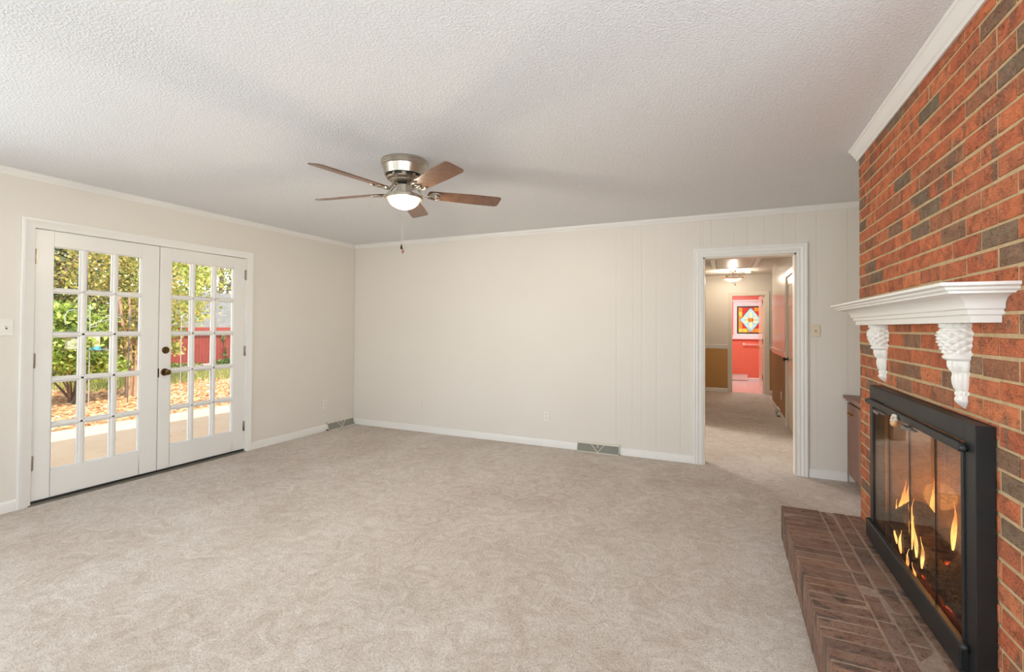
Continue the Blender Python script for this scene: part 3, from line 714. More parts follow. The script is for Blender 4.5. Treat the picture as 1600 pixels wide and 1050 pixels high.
def flame(M, x, y, z, h, w, lean=0):
    N = 14; pts = []; rs = []; ph = random.uniform(0, 6)
    for i in range(N+1):
        t = i/N
        pts.append((x+.010*sin(ph+t*5)*t, y+lean*t+.018*sin(ph+t*6)*t, z+h*t)); rs.append(max(.0008, w*(sin(pi*min(1, t*.9+.12))**1.2)*(1-t)**.55))
    M.tube(pts, rs, 10)
m = MB(); random.seed(21)
for (x, y, z, h, w) in ((5.39,-2.17,.44,.19,.020),(5.40,-2.21,.42,.20,.024),(5.39,-2.13,.42,.14,.018),(5.40,-2.16,.40,.14,.026),(5.39,-2.10,.38,.12,.018),(5.40,-2.24,.36,.20,.020),(5.39,-2.28,.34,.20,.018),(5.39,-2.34,.33,.17,.015),(5.39,-2.40,.31,.14,.014),
                        (5.385,-2.02,.32,.08,.012),(5.385,-2.16,.27,.10,.013),(5.385,-2.24,.24,.09,.012),(5.385,-2.33,.22,.08,.011),(5.385,-2.10,.29,.08,.011),(5.50,-2.16,.40,.26,.024),(5.52,-2.32,.38,.22,.020)):
    flame(m, x, y, z, h, w*.62, random.uniform(-.03, .03))
fire = tag(m.build('flames', FL, smooth=70, origin=(5.47, -2.3, .28)), 'bright orange flames rising from the logs behind the glass', 'fire', kind='stuff')
for (x, y, z, e) in ((5.52, -2.16, .56, 3.4), (5.52, -2.42, .52, 1.0)):
    l = lamp('firelight', 'POINT', (x, y, z), e, (1, .50, .16), shadow_soft_size=.06)

# ------------------------------------------------------------------ built-in cabinet in the recess
WOOD = m_wood('walnut_cabinet_wood', [(.3, S(98,60,42)), (.5, S(126,80,58)), (.72, S(150,102,76))], (7, 7, .9), .4, ring=2.6)
cab = empty('built_in_cabinet', (5.9, -.74, 0), 'brown wooden built-in cabinet between the back wall and the brick chimney', 'cabinet')
CX = 5.600
MB().box(CX+.02, XR-.002, -1.468, -.004, .07, .700).box(CX+.06, XR-.002, -1.468, -.004, 0, .07).build('carcass', WOOD, cab)
TOPP = [(CX+.010,.700),(CX-.004,.706),(CX-.010,.720),(CX-.022,.724),(CX-.030,.734),(CX-.030,.748),(CX-.024,.754),(XR-.002,.754),(XR-.002,.700)]
MB().prism(TOPP, 'y', -1.468, -.004).build('worktop', WOOD, cab, smooth=30)
for i, (a, b, kn) in enumerate(((-.172, -.008, -.135), (-.540, -.176, -.215), (-.905, -.545, -.86), (-1.462, -.91, -.95))):
    d = MB().box(CX, CX+.019, a, b, .078, .690).build('door', WOOD, cab, bevel=.003)
    MB().lathe([(.004, 0), (.004, -.010), (.008, -.014), (.010, -.020), (.008, -.026), (0, -.028)], (CX, kn, .612), 16, axis='x').build('knob', BRASSY, d, smooth=50)

# ------------------------------------------------------------------ hall shell
HR = 5.40; HF = 5.85; HRY = 4.534
GLOSS = plain('hall_gloss_paint', S(216,206,194), .22, var=.01, spec=.4)
HALLW = plain('hall_paint', S(212,205,193), .45, var=.01)
TAN = NT('tan_beadboard'); _w = TAN.n('TexWave'); _w.bands_direction = 'X'; _w.inputs['Scale'].default_value = 13.0; TAN.l(TAN.co(), _w.inputs['Vector'])
TAN.col(TAN.ramp(_w.outputs['Fac'], [(.0, S(150,108,50)), (.12, S(186,140,78)), (1, S(192,146,82))])); TAN.set(Roughness=.45); TAN = TAN.m
TANR = m_wood('brown_panelling', [(.3, S(156,114,76)), (.7, S(174,130,90))], (1, 3, .3), .6, ring=3, spec=.2)
m = MB().box(HR, HR+.12, BW_Y, 1.66, 0, H).box(HR, HR+.12, 2.385, HRY, 0, H).box(HR, HR+.12, 1.66, 2.385, 2.03, H)
struct(m, 'wall_hall_right', GLOSS)
m = MB().box(2.0, 4.758, HF, HF+.12, 0, H).box(5.383, 7.0, HF, HF+.12, 0, H).box(4.758, 5.383, HF, HF+.12, 2.022, H)
struct(m, 'wall_hall_back', HALLW)
# left hall wall with an opening to the next room, which closes the plan
m = MB().box(4.06, 4.18, 2.12, HF, 0, H).box(-.3, -.18, BW_Y, 5.0, 0, H).box(-.3, 4.06, 4.9, 5.0, 0, H).box(7.0, 7.12, BW_Y, HF+.12, 0, H).box(HR+.12, 7.0, BW_Y, BW_Y+.05, 0, H).box(-.3, 0, BW_Y-.12, BW_Y, 0, H)
struct(m, 'wall_hall_left', HALLW)
lamp('daylight_next_room', 'AREA', (2.0, 3.15, 1.55), 95, (1, .97, .93), (1, -.48, -.25), shape='RECTANGLE', size=1.0, size_y=1.1)
struct(MB().box(4.18, 4.688, HF-.006, HF, .08, .905).box(5.452, 7.0, HF-.006, HF, .08, .905), 'trim_9', TAN)
RAIL = [(0,.905),(-.010,.905),(-.012,.930),(-.018,.945),(-.020,.972),(-.026,.980),(-.026,.990),(0,.992)]
struct(MB().prism([(HF+u, v) for u, v in RAIL], 'x', 4.18, 4.688).prism([(HF+u, v) for u, v in RAIL], 'x', 5.452, 7.0), 'trim_10', TRIM, smooth=30)
struct(MB().prism([(HF-u, v) for u, v in BPROF], 'x', 4.18, 4.688).prism([(HF-u, v) for u, v in BPROF], 'x', 5.452, 7.0), 'baseboard_hall_back', TRIM)
struct(MB().box(HR-.005, HR, 2.452, HRY, .07, .92), 'trim_11', TANR)
struct(MB().prism([(HR+u*1.1, v+.012) for u, v in RAIL], 'y', 2.452, HRY), 'trim_12', plain('hall_rail_gloss', S(232,214,202), .22, var=.01), smooth=30)
struct(MB().prism([(HR-u, v) for u, v in BPROF], 'y', 2.452, HRY), 'baseboard_hall_right', TRIM2)
casing('trim_13', lambda u, d, z: (u, HF-d, z), 4.758, 5.383, 2.022, FLATC, TRIM2)
casing('trim_14', lambda u, d, z: (HR-d, u, z), 1.675, 2.380, 2.030, FLATC, TRIM2)
struct(MB().box(4.757, 4.770, HF-.004, HF+.124, 0, 2.022).box(5.371, 5.384, HF-.004, HF+.124, 0, 2.022).box(4.757, 5.384, HF-.004, HF+.124, 2.010, 2.023), 'trim_15', TRIM2)
def panel_door(i, M3, w, mat, label, knob_u, knob_mat, hinges=(), hz=(1.87, 1.07, .32)):
    """six panel door in local (u across, d depth, z); front at d=0 facing +d"""
    m = MB(); h = 2.005; z0 = .012
    def bx(M, a, b, d0, d1, c, e): M.add([M3(p, d, z) for z in (c, e) for p, d in ((a,d0),(b,d0),(b,d1),(a,d1))], [(3,2,1,0),(4,5,6,7),(0,1,5,4),(1,2,6,5),(2,3,7,6),(3,0,4,7)])
    bx(m, 0, w, -.030, -.008, z0, z0+h)
    st = .105; c = w/2; zz = [(.22, .80), (.93, 1.62), (1.73, 1.90)]
    ed = [z0, *[v+z0 for p in zz for v in p], z0+h]
    for a, b in ((0, st), (c-.045, c+.045), (w-st, w)): bx(m, a, b, -.008, 0, z0, z0+h); bx(m, a, b, -.038, -.030, z0, z0+h)
    for a, b in zip(ed[0::2], ed[1::2]):
        for p, q in ((st, c-.045), (c+.045, w-st)): bx(m, p, q, -.008, 0, a, b); bx(m, p, q, -.038, -.030, a, b)
    for a, b in zz:
        for p, q in ((st, c-.045), (c+.045, w-st)): bx(m, p+.022, q-.022, -.009, -.002, a+z0+.022, b+z0-.022)
    o = struct(m, 'door_%d' % i, mat, label, origin=M3(w/2, -.02, z0))
    k = MB(); P = M3(knob_u, 0, .92); Q = M3(knob_u, 1, .92); n = Vector(Q)-Vector(P); ax = n.normalized()
    q = ax.to_track_quat('Z', 'Y')
    k.lathe([(0,0),(.030,0),(.030,.004),(.012,.008),(.010,.030),(.022,.038),(.027,.050),(.022,.060),(0,.064)], (0,0,0), 22)
    k.xform(lambda x, y, z: tuple(Vector(P)+q @ Vector((x, y, z))))
    k.build('knob', knob_mat, o, smooth=35)
    for hzz in hz:
        hm = MB(); bx(hm, hinges[0]-.012, hinges[0]+.012, -.002, .006, hzz-.05, hzz+.05); hm.build('hinge', BRONZE, o)
    return o
HALLDOOR = plain('hall_door_gloss', S(220,204,184), .2, var=.01)
panel_door(3, lambda u, d, z: (HR+.004-d, 2.378-u, z), .701, HALLDOOR, 'closed cream panelled door on the right side of the hall', .055, BRONZE, (.695,))
# bathroom door, standing open into the bathroom
_ba = radians(93)
panel_door(4, lambda u, d, z: (5.368-.0+cos(_ba)*u*1-sin(_ba)*d-.03, HF+.122+sin(_ba)*u+cos(_ba)*d, z), .60, plain('bath_door_gloss', S(238,222,204), .12, var=.01), 'white panelled bathroom door standing open at the end of the hall', .545, BRASSY, (.004,))

# hall fittings
HLX, HLY = 4.772, 5.0
pl = empty('hall_ceiling_light', (HLX, HLY, H), 'lit glass bowl ceiling light hanging in the hall', 'ceiling light')
MB().lathe([(0,H-.001),(.062,H-.001),(.066,H-.012),(.050,H-.026),(.014,H-.030),(0,H-.030)], (HLX,HLY,0), 28).build('canopy', BRONZE, pl, smooth=35)
m = MB().lathe([(.008,H-.028),(.007,H-.060),(.016,H-.066),(.007,H-.074),(.007,H-.215),(0,H-.215)], (HLX,HLY,0), 14)
for k in range(3):
    a = 2*pi*k/3+.4; m.tube([(HLX+cos(a)*r, HLY+sin(a)*r, z) for r, z in ((.010,H-.070),(.06,H-.062),(.12,H-.082),(.165,H-.102))], .005, 6)
m.build('stem', BRONZE, pl, smooth=50)
HB = m_frost('hall_bowl_glass', (1, .92, .80, 1), .55, .72)
MB().lathe([(.166*cos(t), H-.142-.072*sin(t)) for t in [pi/2*i/12 for i in range(12)]]+[(.0, H-.214)], (HLX,HLY,0), 40).build('glass_bowl', HB, pl, smooth=60)
m = MB(); K = 40      # leafy dark rim around the bowl
for k in range(K):
    a = 2*pi*k/K; r = .166; w = .017
    for (dz, dr, s) in ((0, .004, 1), (.022, .012, .8)):
        if dz and k % 2: continue
        c0 = (HLX+cos(a)*(r+dr-.004), HLY+sin(a)*(r+dr-.004), H-.150+dz)
        m.ball(c0, w*s*.72, 4, sz=1.1)
m.build('leaf_rim', m_brick('rim_leaf_glass', [(0, S(92,54,34)), (.4, S(206,172,130)), (.7, S(140,70,44)), (1, S(232,204,166))]), pl, smooth=60, merge=False)
MB().lathe([(0,H-.208),(.016,H-.214),(.020,H-.222),(.010,H-.232),(.008,H-.240),(0,H-.246)], (HLX,HLY,0), 16).build('finial', BRONZE, pl, smooth=50)
l = lamp('hall_bulb', 'POINT', (HLX, HLY, H-.180), 38, (1, .95, .89), shadow_soft_size=.04)
tag(MB().lathe([(0,H),(.068,H),(.068,H-.012),(.058,H-.030),(.030,H-.036),(0,H-.036)], (5.055,5.25,0), 28).build('smoke_detector', PLASTIC, smooth=35, origin=(5.055,5.25,H)), 'round white smoke detector on the hall ceiling', 'smoke detector')
ah = empty('attic_hatch', (4.78, 3.6, H), 'white framed attic hatch in the hall ceiling', 'attic hatch')
A0, A1, B0, B1 = 4.475, 5.085, 2.75, 4.42
m = MB()
for q in ((A0-.06, A0+.015, B0-.06, B1+.06), (A1-.015, A1+.06, B0-.06, B1+.06), (A0+.015, A1-.015, B0-.06, B0+.015), (A0+.015, A1-.015, B1-.015, B1+.06)): m.box(*q, H-.020, H-.0005)
m.build('hatch_frame', TRIM, ah, bevel=.004)
MB().box(A0+.022, A1-.022, B0+.022, B1-.022, H-.012, H-.001).build('hatch_panel', plain('hatch_gloss_panel', S(222,216,208), .42, var=.01), ah)
m = MB().tube([(4.776, 3.2, H-.012), (4.776, 3.2, 2.03)], .002, 6).lathe([(0,2.035),(.006,2.030),(.008,2.015),(.006,2.004),(0,2.002)], (4.776,3.2,0), 12); m.build('pull_cord', plain('dark_cord', S(92,70,52), .7), ah, smooth=50)
HRW = lambda u, d, z: (HR-.005-d, u, z)
plate('white outlet on the brown panelling of the hall right wall', 'outlet', 3.075, .335, .070, .114, HRW, PLASTIC, 'duplex')
vent('cream floor vent along the brown right wall of the hall', 3.18, 3.56, lambda u, d, z: (HR-.006-d, u, z))

# ------------------------------------------------------------------ bathroom beyond
BY = 8.40
CORAL = plain('coral_paint', S(226,118,90), .4, var=.02)
m = MB().box(3.9, 4.88, BY, BY+.12, 0, H).box(4.88, 5.58, BY, BY+.12, 0, 1.17).box(4.88, 5.58, BY, BY+.12, 1.925, H).box(5.58, 6.6, BY, BY+.12, 0, H)
m.box(3.9, 4.0, HF+.12, BY, 0, H).box(6.5, 6.6, HF+.12, BY, 0, H)
m.box(4.0, 4.757, HF+.12, HF+.125, 0, H).box(5.384, 6.5, HF+.12, HF+.125, 0, H).box(4.757, 5.384, HF+.12, HF+.125, 2.023, H)
struct(m, 'wall_bathroom', CORAL)
BFL = NT('vinyl_tile_floor'); _bt = BFL.n('TexBrick'); _bt.inputs['Scale'].default_value = 3.2; _bt.inputs['Color1'].default_value = S(222,214,206); _bt.inputs['Color2'].default_value = S(206,194,184); _bt.inputs['Mortar'].default_value = S(188,172,162); _bt.inputs['Mortar Size'].default_value = .01
BFL.l(BFL.co(), _bt.inputs['Vector']); BFL.col(BFL.mix(BFL.noise(6, 4), _bt.outputs['Color'], S(232,216,206))); BFL.set(Roughness=.18); BFL = BFL.m
struct(MB().box(3.9, 6.6, 5.88, BY, -.05, .002), 'floor.001', BFL)
struct(MB().prism([(BY-u, v) for u, v in BPROF], 'x', 4.0, 6.5), 'baseboard_bathroom', TRIM)
bh = MB().box(4.3, 5.16, BY-.055, BY-.013, .015, .150); bh.box(4.3, 5.16, BY-.065, BY-.013, .150, .160)
tag(bh.build('baseboard_heater', plain('heater_white', S(232,220,212), .35), origin=(4.73, BY, 0), bevel=.004), 'long white baseboard heater under the stained glass window', 'heater')
# stained glass window
casing('trim_16', lambda u, d, z: (u, BY-d, z), 4.905, 5.560, 1.930, [(0,0),(0,.012),(.03,.018),(.075,.022),(.078,0)], TRIM, bottom=1.16)
struct(MB().box(4.80, 5.665, BY-.05, BY, 1.06, 1.085).box(4.815, 5.65, BY-.020, BY, 1.085, 1.165).box(4.815, 5.65, BY-.030, BY, 2.010, 2.06), 'trim_17', TRIM)
wn = struct(MB().box(4.88, 4.908, BY-.004, BY+.05, 1.165, 1.93).box(5.556, 5.58, BY-.004, BY+.05, 1.165, 1.93).box(4.908, 5.556, BY-.004, BY+.05, 1.165, 1.184).box(4.908, 5.556, BY-.004, BY+.05, 1.910, 1.93), 'window_4', TRIM, origin=(5.23, BY, 1.17))
sg = empty('stained_glass_panel', (5.232, BY+.012, 1.547), 'stained glass panel with cream flower in a blue diamond on red and amber', 'stained glass')
GY = BY+.012; cx, cz, hs, hv = 5.232, 1.547, .321, .359
def pane(name, pts, mat, off=0.0):
    n = len(pts); vs = [(cx+u, GY-off, cz+v) for u, v in pts]+[(cx+u, GY-off+.004, cz+v) for u, v in pts]
    return MB().add(vs, [tuple(range(n))[::-1], tuple(range(n, 2*n))]+[(i, (i+1) % n, n+(i+1) % n, n+i) for i in range(n)]).build(name, mat, sg)
SGM = {k: m_emit('stained_'+k, c, .5, c2, 22) for k, c, c2 in (('red', S(176,30,18), S(206,52,26)), ('orange', S(226,110,24), S(238,150,44)), ('amber', S(238,168,40), S(246,196,80)), ('blue', S(132,200,216), S(172,220,228)), ('cream', S(236,208,160), S(244,224,184)), ('gold', S(180,110,20), S(210,140,30)), ('dark', S(46,34,28), S(84,66,52)))}  # glow put into each glass colour stands for daylight behind it
def rect(u0, u1, v0, v1): return [(u0,v0),(u1,v0),(u1,v1),(u0,v1)]
b = .040
m = MB()
for q in ((-hs, hs, hv-b, hv), (-hs, hs, -hv, -hv+b), (-hs, -hs+b, -hv+b, hv-b), (hs-b, hs, -hv+b, hv-b)):
    m.add([(cx+u, GY+e, cz+v) for e in (0, .004) for u, v in rect(*q)], [(3,2,1,0),(4,5,6,7),(0,1,5,4),(1,2,6,5),(2,3,7,6),(3,0,4,7)])
m.build('dark_border', SGM['dark'], sg)
g = [-.280, -.19, -.075, .075, .19, .280]; gv = [v*1.135 for v in g]
colr = [['amber','amber','orange','orange','amber'], ['orange','red','red','red','orange'], ['orange','red','red','red','orange'], ['amber','red','red','red','orange'], ['orange','red','red','orange','red']]
for i in range(5):
    for j in range(5): pane('glass_piece', rect(g[i]+.004, g[i+1]-.004, gv[j]+.004, gv[j+1]-.004), SGM[colr[j][i]])
pane('blue_diamond', [(-.245,0),(0,-.315),(.245,0),(0,.315)], SGM['blue'], .004)
def petal(a, r0, r1, w):
    out = []
    for i in range(9):
        t = i/8; out.append((r0+(r1-r0)*t, w*sin(pi*t)**.8))
    out += [(r, -x) for r, x in out[-2:0:-1]]
    return [(r*cos(a)-x*sin(a), r*sin(a)+x*cos(a)) for r, x in out]
for a, r1, w in ((90, .235, .055), (270, .235, .055), (25, .19, .045), (155, .19, .045), (205, .19, .045), (335, .19, .045)): pane('petal', petal(radians(a), .035, r1, w), SGM['cream'], .008)
pane('flower_centre', rect(-.06, .06, -.045, .045), SGM['gold'], .012)
ld = MB()
def came(p, q, y=-.009): ld.tube([(cx+p[0], GY+y, cz+p[1]), (cx+q[0], GY+y, cz+q[1])], .004, 6)
dm = [(-.245,0),(0,-.315),(.245,0),(0,.315)]
for p, q in zip(dm, dm[1:]+dm[:1]): came(p, q)
for a, r1, w in ((90, .235, .055), (270, .235, .055), (25, .19, .045), (155, .19, .045), (205, .19, .045), (335, .19, .045)):
    pp = petal(radians(a), .035, r1, w)
    ld.tube([(cx+u, GY-.013, cz+v) for u, v in pp+pp[:1]], .003, 6)
for t, v in zip(g, gv): came((t, -.317), (t, .317), .0008); came((-.28, v), (.28, v), .0008)
came((0, -.315), (0, -.235)); came((0, .235), (0, .315))
ld.xform(lambda x, y, z: (x, y+(.006 if False else 0), z)); ld.build('lead_came', plain('lead', S(52,44,38), .5, .4), sg, smooth=60)
tw = MB().tube([(5.07, BY-.055, .925), (5.68, BY-.055, .925)], .010, 12)
for x in (5.075, 5.675): tw.lathe([(0,0),(.028,0),(.026,-.012),(.014,-.018),(.014,-.055),(.018,-.060),(0,-.072)], (x, BY, .925), 18, axis='y')
tag(tw.build('towel_bar', plain('ceramic_white', S(240,232,226), .2), smooth=40, origin=(5.37, BY, .925)), 'white towel bar on the coral bathroom wall below the window', 'towel bar')
lamp('bathroom_ceiling_light', 'AREA', (4.9, 7.2, H-.03), 30, (.92, .97, 1), (0, 0, -1), shape='DISK', size=.5)

# ------------------------------------------------------------------ outdoors
def gz(x): return -.13-.0225*max(0, -x-4)
CONC = NT('concrete_patio'); _n = CONC.noise(3, 6, .65); _n2 = CONC.noise(60, 3)
CONC.col(CONC.ramp(CONC.math('ADD', CONC.math('MULTIPLY', _n, .7), CONC.math('MULTIPLY', _n2, .3)), [(.35, S(242,198,150)), (.65, S(250,214,168))])); CONC.set(Roughness=.9); CONC.bump(_n2, .2, .004); CONC = CONC.m
struct(MB().box(-3.62, -.14, -9, 6, -.35, -.12), 'patio', CONC, 'pale concrete patio outside the french doors')
SOIL = NT('leaf_litter_soil'); _n = SOIL.noise(9, 6, .7); SOIL.col(SOIL.ramp(_n, [(.3, S(176,132,92)), (.5, S(214,174,128)), (.7, S(238,208,164))])); SOIL.set(Roughness=1); SOIL.bump(SOIL.noise(30, 5), .6, .05); SOIL = SOIL.m
m = MB(); NX, NY = 24, 20
for i in range(NX+1):
    for j in range(NY+1):
        x = -3.62-i*(46/NX); y = -14+j*(52/NY); m.v.append((x, y, gz(x)))
for i in range(NX):
    for j in range(NY): a = i*(NY+1)+j; m.f.append((a, a+1, a+NY+2, a+NY+1))
struct(m, 'ground', SOIL, 'leaf covered yard beyond the patio')
def scatter(n, x0, x1, y0, y1, dz=.02):
    x = RNG.uniform(x0, x1, n); y = RNG.uniform(y0, y1, n)
    return np.stack([x, y, np.array([gz(v) for v in x])+RNG.uniform(.005, dz, n)], 1)
LIT = m_leaf('fallen_leaf', [(0, S(214,150,98)), (.3, S(236,190,138)), (.55, S(248,222,182)), (.8, S(224,166,112)), (1, S(190,130,86))], .15)
C = scatter(9000, -9.5, -3.7, -2.5, 4.0, .04); q = leaf_quads(C, .11, 0, .6); q[:,:,2] = C[:,None,2]+(q[:,:,2]-C[:,None,2])*.3
tag(quads('fallen_leaves', q, LIT, origin=(-6, 0, -.15)), 'orange brown fallen leaves covering the yard beyond the patio', 'fallen leaves', kind='stuff')
lone = [(-1.9,-1.25), (-2.05,-.98), (-1.25,-1.05), (-2.35,-1.62), (-2.2,-.55), (-1.6,-.3)]
for i, (x, y) in enumerate(lone):
    C1 = np.array([[x, y, -.105]]); q = leaf_quads(C1, .10, 0, .6); q[:,:,2] = -.105+(q[:,:,2]+.105)*.25
    tag(quads('dry_leaf', q, LIT, origin=(x, y, -.12)), 'small dry brown leaf lying on the concrete patio', 'leaf', 'dry leaves on the patio')
GRS = m_leaf('grass_blade', [(0, S(120,136,70)), (.5, S(156,164,92)), (1, S(190,178,110))], .3)
C = scatter(6500, -13.5, -8.4, .8, 7.5, .02); h = RNG.uniform(.05, .22, len(C)); a = RNG.uniform(0, 2*pi, len(C)); w = np.stack([np.cos(a), np.sin(a), 0*a], 1)*.012
tip = C+np.stack([RNG.normal(0, .05, len(C)), RNG.normal(0, .05, len(C)), h], 1)
tag(quads('grass', np.stack([C-w, C+w, tip+w*.2, tip-w*.2], 1), GRS, origin=(-11, 4, -.3)), 'patchy green grass and weeds in front of the red shed', 'grass', kind='stuff')
BARK = m_wood('bark', [(.3, S(92,74,60)), (.6, S(134,112,94)), (.8, S(162,142,122))], (5, 5, 1), .9, ring=4)
BARK2 = m_wood('smooth_tan_bark', [(.3, S(146,112,84)), (.6, S(186,152,120)), (.8, S(206,176,146))], (5, 5, 1), .8, ring=4)
def ell(n, c, r, shell=.55):
    d = RNG.normal(size=(n, 3)); d /= np.linalg.norm(d, axis=1)[:,None]; k = RNG.uniform(shell**3, 1, (n,1))**(1/3)
    return np.array(c)+d*k*np.array(r)
def clumps(n, c, r, k=26, s=.38):
    cc = ell(k, c, r, .35); idx = RNG.integers(0, k, n)
    return cc[idx]+RNG.normal(size=(n,3))*np.array(r)*s*.5
def tree(name, label, x, y, crowns, trunks, leafmat, size, group=None, cat='tree', bark=None, aspect=.55):
    z = gz(x); t = empty(name, (x, y, z), label, cat, group)
    Q = [leaf_quads(clumps(n, c, r, k), size, .3, aspect) for (n, c, r, k) in crowns]
    quads('foliage', np.concatenate(Q), leafmat, t)
    m = MB()
    for pts, r in trunks: m.tube(pts, r, 8)
    m.build('trunk' if cat == 'tree' else 'stems', bark or BARK, t, smooth=60)
    return t
G_CAM = m_leaf('camellia_leaf', [(0, S(86,110,40)), (.35, S(136,160,60)), (.65, S(178,196,88)), (1, S(214,220,130))], .35)
G_OLV = m_leaf('autumn_olive_leaf', [(0, S(100,104,54)), (.3, S(140,142,70)), (.6, S(184,174,92)), (.88, S(220,196,118)), (1, S(186,146,90))], .4)
G_YEL = m_leaf('yellow_green_leaf', [(0, S(116,136,58)), (.35, S(168,184,82)), (.7, S(214,210,116)), (.92, S(236,220,140)), (1, S(236,196,124))], .45)
G_DRK = m_leaf('dark_green_leaf', [(0, S(60,72,44)), (.4, S(92,102,60)), (.75, S(128,126,78)), (1, S(168,142,90))], .3)
G_IVY = m_leaf('ivy_leaf', [(0, S(64,96,44)), (.6, S(104,134,66)), (1, S(146,164,92))], .3)
def fan_stems(x, y, n, h, spread, r=.02, z=None):
    z = gz(x) if z is None else z; out = []
    for k in range(n):
        a = random.uniform(0, 2*pi); s = random.uniform(.3, 1)*spread
        out.append(([(x+random.uniform(-.06,.06), y+random.uniform(-.06,.06), z), (x+cos(a)*s*.4, y+sin(a)*s*.4, z+h*.45), (x+cos(a)*s, y+sin(a)*s, z+h)], [r, r*.75, r*.4]))
    return out
tree('garden_shrub', 'big glossy green shrub beyond the patio behind the left door leaf', -6.75, -.25,
     [(5200, (-6.75,-.45,1.02), (.85,.95,.58), 40), (1500, (-6.7,.05,.55), (.5,.5,.35), 16)], fan_stems(-6.75, -.25, 16, .95, .75, .018), G_CAM, .10, cat='shrub')
tree('young_tree', 'multi-stemmed tan tree beside the green shrub', -6.75, .78,
     [(1500, (-6.9,.85,1.15), (.55,.5,.55), 20), (3200, (-7.0,.75,2.3), (1.0,1.0,.9), 30)], fan_stems(-6.75, .74, 6, 2.2, .45, .045), G_OLV, .09, bark=BARK2)
tree('young_tree', 'yellow green tree whose branches hang left of the red shed', -8.6, 2.55,
     [(2800, (-8.6,2.55,2.35), (1.0,.95,1.0), 34), (800, (-8.6,2.35,.95), (.5,.35,.5), 12)], fan_stems(-8.9, 2.3, 3, 2.6, .4, .05), G_YEL, .11)
tree('young_tree', 'yellow leaved tree arching above the shed roof', -9.5, 4.9,
     [(2600, (-9.6,4.3,3.35), (1.3,1.5,.75), 30)], [([(-9.6,6.8,gz(-9.6)), (-9.6,6.5,1.6), (-9.6,5.4,2.9), (-9.6,4.2,3.4)], [.09,.08,.05,.02])], G_YEL, .12)
bgt = [(-12.5, 1.2, 3.0, 1.9, G_DRK, 'dark olive tree behind the green shrub'), (-15.0, 2.2, 3.4, 2.0, G_OLV, 'brown olive tree beyond the young tree'), (-20.6, 7.2, 3.6, 2.6, G_YEL, 'tall pale yellow tree behind the grey fence'),
       (-21.5, 12.4, 4.4, 2.8, G_DRK, 'dark green tree rising behind the shed roof'), (-19.5, 2.2, 3.6, 2.4, G_DRK, 'shady green tree far behind the shrub'), (-25, 9.6, 4.6, 3.0, G_OLV, 'autumn tree far behind the left end of the shed'), (-24, 16.2, 4.6, 3.2, G_YEL, 'yellow green tree far behind the right end of the shed')]
for (x, y, zc, r, mat, lab) in bgt:
    tree('yard_tree', lab, x, y, [(5200, (x, y, zc), (r, r*1.05, r*1.05), 44), (2200, (x, y, zc-r*.95), (r*.9, r*.9, r*.55), 24)],
         [([(x, y, gz(x)), (x+.1, y, zc*.6), (x, y+.1, zc+.8)], [.16, .12, .05]), ([(x, y, zc*.45), (x+.3, y-.7, zc*.9), (x+.3, y-1.2, zc+.6)], [.07, .05, .02]), ([(x, y, zc*.5), (x+.4, y+.6, zc*.95), (x+.4, y+1.1, zc+.7)], [.07, .05, .02])], mat, .15, 'trees at the end of the yard')
# red shed
SX = -14.0; sz = gz(SX)-.02; SY0, SY1 = 5.30, 11.0; EZ = 1.36
RED = NT('red_board_siding'); _w = RED.n('TexWave'); _w.bands_direction = 'Y'; _w.inputs['Scale'].default_value = 2.6; RED.l(RED.co(), _w.inputs['Vector']); _n = RED.noise(5, 4)
RED.col(RED.mix(RED.ramp(_w.outputs['Fac'], [(.0, BW(1)), (.10, BW(0))]), RED.ramp(_n, [(.3, S(132,48,36)), (.7, S(150,62,48))]), S(94,34,28))); RED.set(Roughness=.7); RED = RED.m
SHG = NT('grey_shingles'); _b = SHG.n('TexBrick'); _b.inputs['Scale'].default_value = 3.0; _b.inputs['Color1'].default_value = S(132,129,122); _b.inputs['Color2'].default_value = S(116,113,107); _b.inputs['Mortar'].default_value = S(86,83,78); _b.inputs['Mortar Size'].default_value = .012
_mp = SHG.n('Mapping'); _mp.inputs['Rotation'].default_value = (0, 0, pi/2); _g = SHG.n('NewGeometry'); SHG.l(_g.outputs['Position'], _mp.inputs[0]); SHG.l(_mp.outputs[0], _b.inputs['Vector']); SHG.col(_b.outputs['Color']); SHG.set(Roughness=.9); SHG = SHG.m
shed = empty('garden_shed', (SX-1.5, (SY0+SY1)/2, sz), 'red wooden garden shed with a grey shingle roof', 'shed')
m = MB().box(SX-3.2, SX, SY0, SY1, sz, EZ)
rx, rz = SX-1.6, EZ+1.35
m.prism([(SX, EZ), (rx, rz-.06), (SX-3.2, EZ)], 'y', SY0, SY1); m.build('walls', RED, shed)
m = MB().prism([(SX+.22, EZ-.16), (SX+.22, EZ-.10), (rx, rz+.04), (SX-3.42, EZ-.10), (SX-3.42, EZ-.16), (rx, rz-.03)], 'y', SY0-.18, SY1+.2); m.build('roof', SHG, shed)
MB().box(SX+.20, SX+.23, SY0-.18, SY1+.2, EZ-.24, EZ-.11).build('fascia', plain('red_fascia', S(146,58,46), .6), shed)
MB().box(SX, SX+.02, SY0, SY0+.10, sz, EZ-.1).build('corner_board', plain('red_trim_board', S(164,72,58), .6), shed)
def vine(y, z1, n, label):
    t = empty('ivy_vine', (SX+.06, y, sz), label, 'ivy vine', 'ivy vines climbing the shed')
    zz = RNG.uniform(sz, z1, n); C = np.stack([SX+.05+RNG.uniform(0, .06, n), y+RNG.normal(0, .05, n)+.04*np.sin(zz*5), zz], 1)
    quads('leaves', leaf_quads(C, .09, .5, .8), G_IVY, t)
    MB().tube([(SX+.035, y+.04*sin(z*5), z) for z in [sz+(z1-sz)*i/10 for i in range(11)]], .010, 6).build('stem', BARK, t)
